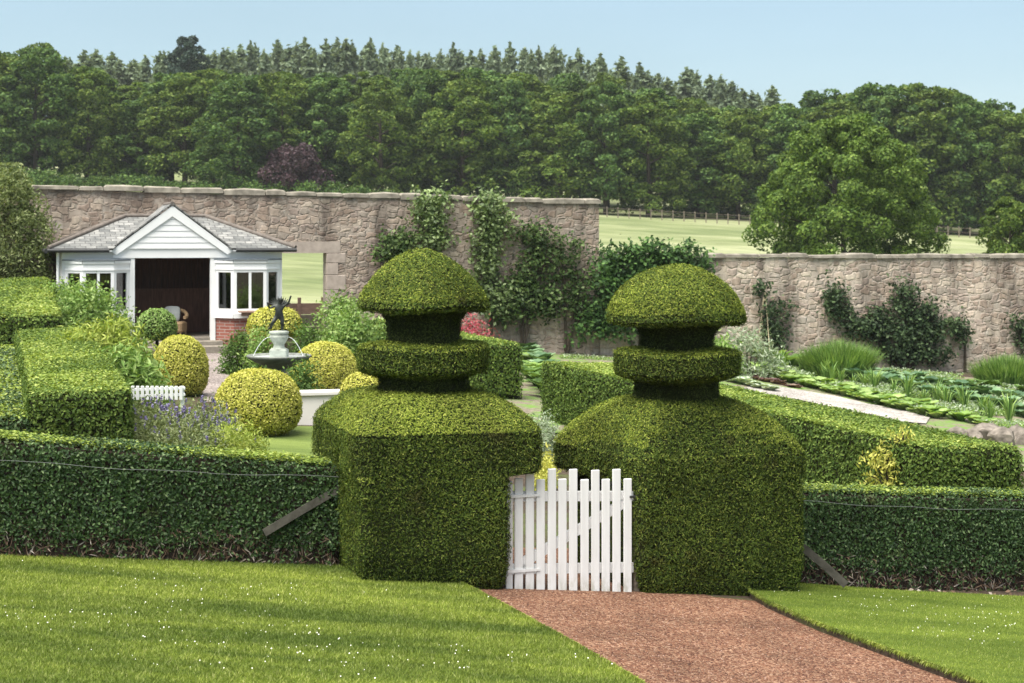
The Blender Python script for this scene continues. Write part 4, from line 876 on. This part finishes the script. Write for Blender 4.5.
# ------------------------------------------------------------------ kitchen garden
def tuft(name, label, px, py, wpx, ytop, mat, n, seed, wd=.012):
    b = gp(px, py); d = b[1]; r = rng(seed); R_ = wpx*d/F/2; H_ = at(px, ytop, d)[2]-b[2]
    a = r.random(n)*6.283; q = r.random(n)**.6; base = np.stack([q*np.cos(a)*R_*.7, q*np.sin(a)*R_*.6, 0*a], 1)
    out = np.stack([np.cos(a), np.sin(a), 0*a], 1); hh = H_*(.7+.3*r.random(n))*(1-.3*q**2)
    mid = base+out*(q*R_*.18)[:, None]+np.stack([0*a, 0*a, hh*.6], 1)+r.normal(size=(n, 3))*.03; tip = base+out*(q*R_*.42)[:, None]+np.stack([0*a, 0*a, hh], 1)+r.normal(size=(n, 3))*.06
    s_ = np.stack([-np.sin(a), np.cos(a), 0*a], 1)*wd
    v = np.stack([base-s_, base+s_, mid+s_, mid-s_, tip], 1).reshape(-1, 3); i = np.arange(n)*5
    ge = Geo().add(v, np.stack([i, i+1, i+2, i+3], 1)); ge.add(v, np.stack([i+3, i+2, i+4], 1))
    return tag(ge.build(name, M[mat], None, b), label, 'plant', None)
tuft('grass_clump', 'large feathery green clump before the low wall left of the broad dark shrub', 838, 379, 88, 337, 'grassclump', 2600, 801, .016)
tuft('grass_clump', 'large feathery green clump at the right edge before the low wall', 1006, 389, 74, 352, 'grassclump', 2300, 802, .016)
bsh('leafy_shrub', 'silvery feathery artichoke plant right of the right yew cap', 748, 43, 66, 328, 'silver', 90, 22, .16, .22, 803, cl=.35, up=.4)
bsh('leafy_shrub', 'pale green leafy crop left of the cane wigwam', 712, 42, 50, 338, 'fresh', 120, 22, 0.138, 0.34, 804, cl=.3, up=.4)
def rosette(n, R_, H_, lw, r, curl=.3):
    v, f = [], []
    for i in range(n):
        t = i/n; a = i*2.4+r.uniform(-.2, .2); L_ = R_*(.45+.55*t)*r.uniform(.85, 1.15); el = (1.4-.8*t)
        d = np.array([math.cos(a), math.sin(a)]); s_ = np.array([-d[1], d[0]])
        for (q, wq, zq) in ((.05, .25, .02), (.55, 1, math.sin(el)*.62), (1, .45, math.sin(el)*.9-curl*.25)):
            c = d*L_*q*math.cos(el*.6); w_ = s_*lw*R_*wq; z = max(.01, L_*zq*H_/R_); v += [(*(c-w_), z+.02*wq), (*c, z), (*(c+w_), z+.02*wq)]
        b = i*9; f += [(b, b+1, b+4, b+3), (b+1, b+2, b+5, b+4), (b+3, b+4, b+7, b+6), (b+4, b+5, b+8, b+7)]
    return v, f
def leek(n, H_, r):
    v, f = [], []
    for i in range(n):
        a = r.uniform(0, 6.28); s_ = r.uniform(.03, .22); h = H_*r.uniform(.6, 1); d = np.array([math.cos(a), math.sin(a), 0]); w_ = np.array([-d[1], d[0], 0])*.013; b0 = d*.02
        p = [b0-w_, b0+w_, b0+d*s_*.5+w_+[0, 0, h*.7], b0+d*s_*.5-w_+[0, 0, h*.7], b0+d*s_*1.3+[0, 0, h]]; k_ = len(v); v += [tuple(q) for q in p]; f += [(k_, k_+1, k_+2, k_+3), (k_+3, k_+2, k_+4)]
    return v, f
rr_ = random.Random(9)
KIND = {}
for nm, (vf, mt) in {'cabbage': (rosette(18, .26, .34, .40, rr_), 'cabbage'), 'lettuce': (rosette(18, .17, .2, .45, rr_), 'fresh'), 'red_lettuce': (rosette(18, .17, .18, .45, rr_), 'redleaf'), 'lambs_ear': (rosette(22, .2, .2, .3, rr_), 'silver'), 'leek': (leek(34, .5, rr_), 'grassclump'), 'spinach': (rosette(20, .24, .34, .32, rr_), 'mid'), 'chard': (rosette(18, .28, .42, .3, rr_), 'fresh')}.items():
    KIND[nm] = Geo().add(*vf).mesh(nm, [M[mt]])
first = {}
def row(kind, a, b, n, label, group, jit=.06, s=1.65):
    A_, B_ = gp(*a), gp(*b)
    for i in range(n):
        t = i/(n-1); p = A_+(B_-A_)*t; x, y = p[0]+rr_.uniform(-jit, jit), p[1]+rr_.uniform(-jit, jit)
        if kind not in first: o = bpy.data.objects.new(kind, KIND[kind]); first[kind] = o
        else: o = first[kind].copy()
        C.objects.link(o); o.location = (x, y, float(g(x, y))+.004); o.rotation_euler.z = rr_.uniform(0, 6.28); q = s*rr_.uniform(.75, 1.2); o.scale = (q, q, q*rr_.uniform(.85, 1.15))
        tag(o, label, kind.replace('_', ' '), group)
row('red_lettuce', (796, 390), (718, 374), 26, 'dark red lettuce in the row nearest the long hedge, right of the right yew', 'red lettuces', s=1.15)
row('lambs_ear', (772, 393), (714, 380), 14, 'silvery rosette plant in the row bordering the pale gravel strip', 'silvery edging plants', s=1.5)
row('lettuce', (935, 420), (716, 367), 30, 'bright green lettuce in the row behind the pale gravel strip', 'lettuces behind the gravel strip', s=1.98)
row('lettuce', (985, 428), (760, 374), 28, 'bright green lettuce in the row before the leeks', 'lettuces before the leeks', s=1.98)
row('leek', (1010, 424), (770, 368), 20, 'thin upright leek in the sparse row before the cabbages', 'leeks', .12, 1.15)
row('cabbage', (1040, 422), (796, 370), 24, 'blue-green cabbage in the nearer cabbage row', 'cabbages nearer row', s=1.65)
row('cabbage', (1045, 410), (850, 374), 20, 'blue-green cabbage in the farther cabbage row', 'cabbages farther row', s=1.57)
row('spinach', (1030, 396), (880, 381), 18, 'low dark green spinach plant in the bed before the grass clumps', 'spinach before the clumps', s=1.32)
row('chard', (625, 346), (506, 340), 16, 'leafy chard plant in the far row along the foot of the tall wall', 'chard along the wall', s=1.98)
row('leek', (632, 352), (512, 346), 18, 'thin upright leek in the far bed behind the right yew disc', 'leeks in the far bed', s=1.32)
row('lambs_ear', (628, 358), (516, 352), 16, 'silvery rosette plant in the far bed behind the right yew disc', 'silvery plants in the far bed', s=1.81)
row('cabbage', (545, 372), (522, 353), 8, 'blue-green cabbage in the bed between the two yews', 'cabbages between the yews', s=1.6)
row('lettuce', (541, 385), (520, 360), 10, 'bright green lettuce in the bed between the two yews', 'lettuces between the yews', s=2.15)
row('spinach', (548, 400), (524, 372), 9, 'dark green spinach in the bed between the two yews', 'spinach between the yews', s=1.81)
row('chard', (790, 372), (700, 352), 12, 'tall leafy chard plant beside the silvery artichoke', 'chard by the artichoke', s=1.98)
r = rng(88); vp = gpp([(560, 352), (640, 352), (790, 364), (1100, 392), (1100, 440), (1000, 432), (930, 420), (735, 370), (560, 362)])
P = scatter(vp, 800, r, 20, .36); P = P[wob(np.column_stack([P, 0*P[:, 0]]), 1.3, 3) > -.05]; n = len(P)
v, f = leaves(np.column_stack([P, g(P[:, 0], P[:, 1])+.03+.14*r.random(n)]), np.tile([0, -.3, .9], (n, 1)), .075, .4, r, .55)
vb, fb = leaves(np.column_stack([P, g(P[:, 0], P[:, 1])+.05+.16*r.random(n)])[::2], np.tile([0, -.3, .9], (len(P[::2]), 1)), .07, .4, r, .55)
tag(Geo().add(v, f).add(vb, fb, 1).build('weeds', [M['fresh'], M['silver']]), 'low leafy growth between the vegetable rows', 'ground cover', kind='stuff')
# boulders along the bed end
def boulder(seed, s):
    bm = bmesh.new(); bmesh.ops.create_icosphere(bm, subdivisions=3, radius=1); r = rng(seed)
    cut = [(nrm(r.normal(size=3)), r.uniform(.55, .85)) for _ in range(9)]
    for v in bm.verts:
        p = np.array(v.co)
        for n_, d_ in cut:
            k_ = p@n_-d_
            if k_ > 0: p = p-n_*k_*.85
        v.co = Vector(p*s*(1+.03*r.normal()))
    ge = bpy.data.meshes.new('boulder'); bm.to_mesh(ge); bm.free(); ge.materials.append(M['soilclod']); return ge
LB = ['squat grey boulder, first from the left in the bed edging', 'pale upright boulder, second from the left in the bed edging', 'brown rounded boulder, third from the left in the bed edging', 'big pale boulder beside the brown rounded one', 'low boulder right of the big pale one', 'small boulder near the right edge of the picture', 'flat boulder at the right edge of the picture']
for i, (px, py, s_) in enumerate([(957, 440, .24), (972, 441, .2), (987, 441, .34), (1003, 446, .3), (1017, 442, .28), (1030, 447, .3), (1044, 449, .34)]):
    b = gp(px, py); o = bpy.data.objects.new('boulder', boulder(60+i, (s_, s_*.8, s_*.85))); C.objects.link(o); o.location = b+np.array([0, 0, s_*.35]); tag(o, LB[i], 'boulder', 'boulders edging the vegetable bed')
# ------------------------------------------------------------------ hedge wires, props, litter
def wire(label, a, b, za, zb):
    pts = []
    for t in np.linspace(0, 1, 15): p = np.array(a)+(np.array(b)-np.array(a))*t; pts.append((*p, za+(zb-za)*t-.05*4*t*(1-t)+.008*math.sin(t*23)))
    tag(Geo().tube(pts, .0022, 4).build('wire', M['wire']), label, 'wire')
B = np.array([-1.55, 16.02])-.10*v2
wire('thin wire strung along the face of the left front hedge', B-4.1*u2, B-.05*u2, 1.29, .88)
B = np.array([2.5, 17.07])-.10*v2
wire('thin wire strung along the face of the right front hedge', B+.3*u2, B+4.1*u2, .48, .22)
def prop(label, a, b, wd=.07):
    a, b = np.array(a), np.array(b); d_ = (b-a)/np.linalg.norm(b-a); s_ = np.cross(d_, [0, -1, 0]); s_ /= np.linalg.norm(s_); n_ = np.cross(s_, d_); ge = Geo()
    R_ = [[p+s_*x_*wd/2+n_*y_*.018 for x_, y_ in ((-1, -1), (1, -1), (1, 1), (-1, 1))] for p in (a, a*.5+b*.5+[.004, 0, .006], b)]
    ge.loft(R_); tag(ge.build('wooden_prop', M['greywood']), label, 'plank')
prop('grey weathered plank slanting up the left hedge against the left yew', at(264, 533, 15.71), at(342, 487, 15.985), .07)
prop('grey weathered plank slanting down from the right yew to the soil', at(800, 545, 16.9), at(846, 585, 16.75), .075)
r = rng(77); bandR = [tuple((np.array([2.5, 17.0])+u2*t-v2*o_)) for t, o_ in ((.3, 0), (4.2, 0), (4.2, .35), (.3, .35))]
P = scatter(bandR, 60, r, xlim=.4); v, f = leaves(np.column_stack([P, g(P[:, 0], P[:, 1])+.02]), np.tile([0, -.4, .8], (len(P), 1)), .06, .6, r, .4)
tag(Geo().add(v, f).build('leaf_litter', M['litter']), 'dry leaves on the bare soil under the right front hedge', 'leaf litter', kind='stuff')
bandL = [tuple((np.array([-1.6, 15.95])-u2*t-v2*o_)) for t, o_ in ((.0, 0), (4.2, 0), (4.2, .25), (.0, .25))]
P = scatter(bandL, 120, r, xlim=.4); v, f = leaves(np.column_stack([P, g(P[:, 0], P[:, 1])+.02]), np.tile([0, -.4, .8], (len(P), 1)), .045, .6, r, .4)
tag(Geo().add(v, f).build('leaf_litter', M['litter']), 'dry leaves on the bare soil under the left front hedge', 'leaf litter', kind='stuff')
# ------------------------------------------------------------------ trees
def crown(r, h, R_, zb, ncl, nlf, size, cl, asp=.6, flat=.75, prof=None, tilt=.5):
    """crown of leafy lobes: each lobe is a flattened dome of leaf clumps, so gaps and undersides stay open"""
    if prof is None: prof = lambda t: np.sqrt(np.clip(1-(np.clip(t-.30, 0, 1)/.71)**2.1, 0, 1))*(.70+.30*np.minimum(1, t*3.2))
    i = np.arange(ncl); t = ((i+.5)/ncl)**.92; a = i*2.39996+r.normal(size=ncl)*.35
    q = np.clip(1-.62*r.random(ncl)**2.0, .2, 1)*prof(t)*(R_-cl*.55)*(1+.16*np.sin(2*a+r.random()*6)*np.cos(t*4))
    s_ = cl*(.65+.6*r.random(ncl))*(1-.35*t)
    P0 = np.stack([q*np.cos(a), q*np.sin(a), zb+t*(h-zb-cl*.4)], 1); P0[:, 2] += r.normal(size=ncl)*.22*cl
    k = np.repeat(i, nlf); n = len(k)
    d = nrm(r.normal(size=(n, 3))+np.array([0, 0, .55])+.45*np.stack([np.cos(a), np.sin(a), 0*a], 1)[k])
    rr = (s_[k]*(.62+.42*r.random(n)**.6)*(1+.22*wob(d+P0[k], 6, 3)))[:, None]
    P = P0[k]+d*rr*np.array([1, 1, flat]); P[:, 2] = np.minimum(P[:, 2], h+.1)
    return leaves(P, nrm(d*np.array([1, 1, 1.3])), size, asp, r, tilt)
def broadleaf(name, label, mat, seed, h, R_, zb, ncl, nlf, size, cl, group=None, cat='tree', loc=(0, 0, 0), **k):
    r = rng(seed); root = empty(name, loc, label, cat, group); v, f = crown(r, h, R_, zb, ncl, nlf, size, cl, **k)
    Geo().add(v, f).build('crown', M[mat], root); ge = Geo(); tr = .02*h
    ge.tube([(0, 0, -.4), (.02*h*.2, 0, h*.25), (0, .02*h*.3, h*.55), (0, 0, h*.7)], [tr, tr*.8, tr*.5, tr*.15], 8)
    for i in range(9):
        a = i*2.4+r.random(); z0 = h*(.14+.06*i); L_ = R_*(.85-.05*i); ge.tube([(0, 0, z0), (math.cos(a)*L_*.5, math.sin(a)*L_*.5, z0+L_*.3), (math.cos(a)*L_*.95, math.sin(a)*L_*.95, z0+L_*.42)], [tr*.4, tr*.25, tr*.07], 5)
    ge.build('trunk', M['bark'], root); return root
GT = 'broadleaf trees of the shelter belt'
LT = 'dense green broadleaf tree standing in the long row beyond the field'
protos = [broadleaf('broadleaf_tree', LT, ('beech', 'beech2')[i % 2], 900+i, 15, 4.6, (.8, 1.2, 1.8)[i % 3], 105, 120, .40, 1.25, GT) for i in range(6)]
tops = [(-60, 60), (0, 50), (28, 38), (55, 42), (80, 55), (110, 84), (140, 84), (170, 70), (200, 67), (240, 70), (290, 70), (330, 68), (380, 72), (430, 62), (470, 66), (520, 75), (570, 74), (600, 72), (640, 82), (690, 96), (730, 106), (780, 98), (810, 92), (830, 88), (870, 84), (910, 78), (950, 88), (990, 95), (1020, 106), (1060, 110)]
tx, ty = zip(*tops); used = set()
def put(pr, px, d, ytop, wpx, label, group):
    if pr in used: o = copy_tree(pr)
    else: o = pr; used.add(pr)
    x = (px-512)*d/F; zg = float(g(x, d)); hh = at(px, ytop, d)[2]-zg
    o.location = (x, d, zg-.1); s_ = wpx*d/F/9.2; o.scale = (s_, s_, hh/15); o.rotation_euler.z = rr_.uniform(0, 6.28); tag(o, label, 'tree', group); return o
px = -50; i = 0
while px < 1075:
    put(protos[i % 6], px, 184+rr_.uniform(-4, 4), np.interp(px, tx, ty)+rr_.uniform(-2, 16), rr_.uniform(78, 104)+(12 if px > 780 else 0), LT, GT); i += 1; px += rr_.uniform(38, 56)
px = -35
LT2 = 'broadleaf tree in the second row, showing only its upper crown behind the front row'
while px < 1075:
    put(protos[(i*5+2) % 6], px, 197+rr_.uniform(-3, 3), np.interp(px, tx, ty)-rr_.uniform(-6, 2), rr_.uniform(84, 110), LT2, 'broadleaf trees of the second row'); i += 1; px += rr_.uniform(36, 46)
# undergrowth along the foot of the belt, low shrubs one by one
ub = None
for px in list(range(20, 420, 26)):
    d = 176+rr_.uniform(-2, 2); x = (px-512)*d/F; p = (x, d, float(g(x, d)))
    if ub is None: ub = bush('undergrowth_shrub', '', 'shrub', p, 2.0, 1.5, 1.6, 'beech', 40, 22, .34, .5, 951, .7, group='undergrowth shrubs')
    else: o = ub.copy(); C.objects.link(o); o.location = p; o.rotation_euler.z = rr_.uniform(0, 6); o.scale = (1, 1, rr_.uniform(.6, 1.2)); 
    tag(ub if ub.location == Vector(p) else o, 'low dark undergrowth shrub at the foot of the tree belt above the tall wall', 'shrub', 'undergrowth shrubs')
# conifers on the hill behind
def conifer(seed, h, R_):
    r = rng(seed); nw = R_; root = empty('conifer_tree', (0, 0, 0), '', 'tree'); P, N = [], []
    nlev = 26
    for k_ in range(nlev):
        t = .12+.88*k_/nlev; z = h*t; rr = R_*(1-t)**.75*r.uniform(.75, 1.15)+.18
        for b in range(8):
            a = r.random()*6.283; L_ = rr*r.uniform(.6, 1.15); m_ = int(9*L_)+5; s_ = r.random(m_); q = np.stack([np.cos(a)*L_*s_, np.sin(a)*L_*s_, z-.35*L_*s_**1.3+0*s_], 1)+r.normal(size=(m_, 3))*np.array([.2, .2, .10])
            P.append(q); N.append(np.tile([math.cos(a)*.3, math.sin(a)*.3, .8], (m_, 1)))
    q = np.stack([r.normal(size=20)*.06, r.normal(size=20)*.06, h*(.93+.09*r.random(20))], 1); P.append(q); N.append(np.tile([0, -.8, .3], (20, 1)))
    P, N = np.concatenate(P), np.concatenate(N); v, f = leaves(P, N, .72, .5, r, .5); Geo().add(v, f).build('crown', M['conifer'], root)
    Geo().tube([(0, 0, -.5), (0, 0, h*.97)], [.25, .05], 6).build('trunk', M['bark'], root); return root
cons = [conifer(970+i, 15, 3.4) for i in range(4)]
ctops = [(60, 62), (100, 50), (140, 56), (190, 52), (250, 48), (300, 42), (345, 44), (380, 46), (430, 48), (480, 50), (520, 49), (560, 52), (610, 60), (660, 70), (700, 76), (740, 84), (770, 92)]
cx_, cy_ = zip(*ctops); px = 62; LC = 'slender spired conifer on the hill top behind the broadleaf belt'
while px < 775:
    big = rr_.random() < .35; d = 255+rr_.uniform(-8, 14); put(cons[rr_.randrange(4)], px, d, np.interp(px, cx_, cy_)+(rr_.uniform(-5, 0) if big else rr_.uniform(1, 15)), rr_.uniform(48, 84), LC, 'conifers on the hill top').rotation_euler.x = rr_.uniform(-.05, .05); px += rr_.uniform(4, 7)
# individual trees
def tree_at(name, label, mat, seed, px, d, ytop, wpx, ncl, nlf, size, cl, zb=.2, **k):
    x = (px-512)*d/F; zg = float(g(x, d)); h = at(px, ytop, d)[2]-zg
    return broadleaf(name, label, mat, seed, h, wpx*d/F/2, zb, ncl, nlf, size, cl, loc=(x, d, zg-.1), **k)
dome = lambda t: np.sqrt(np.clip(1-(np.clip(t-.22, 0, 1)/.80)**2.2, 0, 1))*(.86+.14*np.minimum(1, t*4))
tree_at('sycamore_tree', 'large round broad-crowned green tree behind the low wall at right', 'sycamore', 981, 843, 95, 116, 196, 240, 330, .21, .95, zb=-1.0, tilt=.45, flat=.8)
tree_at('small_tree', 'small light green tree cut by the right edge behind the low wall', 'beech2', 982, 1010, 92, 194, 72, 70, 150, .21, .6)
tree_at('copper_tree', 'dark purple-leaved tree in front of the green tree belt', 'copper', 983, 294, 178, 143, 78, 36, 180, .34, 1.3, 1.0)
tree_at('pine_tree', 'dark bluish pine rising above the broadleaf trees at left', 'pine', 984, 186, 240, 34, 52, 60, 120, .45, 1.3, 7)
tree_at('weeping_tree', 'pale weeping tree at the left edge in front of the tall wall', 'willow', 985, 4, 41, 164, 100, 90, 260, .11, .6, .3, asp=.35, prof=dome, flat=.9, tilt=.75)
# ------------------------------------------------------------------ field fence
ff = empty('field_fence', gp(600, 215), 'distant post and rail fence along the foot of the tree belt above the field', 'fence'); b0 = np.array(ff.location)
ps = []
for px in range(585, 1030, 11):
    d = 174.; x = (px-512)*d/F; ps.append(np.array([x, d, float(g(x, d))])-b0)
for p in ps: Geo().box(p+np.array([-.05, -.05, -.3]), p+np.array([.05, .05, 1.1])).build('post', M['oldwood'], ff)
for h in (.5, .95): Geo().tube([p+np.array([0, -.07, h]) for p in ps], .014, 4).build('rail', M['oldwood'], ff)

# ------------------------------------------------------------------ the thin haze over the valley
hz = NT('thin_haze'); hz.N.remove(hz.b); pv = hz.n('ShaderNodeVolumePrincipled'); pv.inputs['Color'].default_value = (.92, .96, 1, 1); pv.inputs['Density'].default_value = .00017; pv.inputs['Anisotropy'].default_value = .2
hz.l(pv.outputs[0], hz.out.inputs['Volume'])
o = Geo().box((-740, -75, -14), (740, 740, 42)).build('haze', hz.m); tag(o, 'thin pale summer haze hanging over the garden, field and wooded hill', 'haze', kind='stuff')
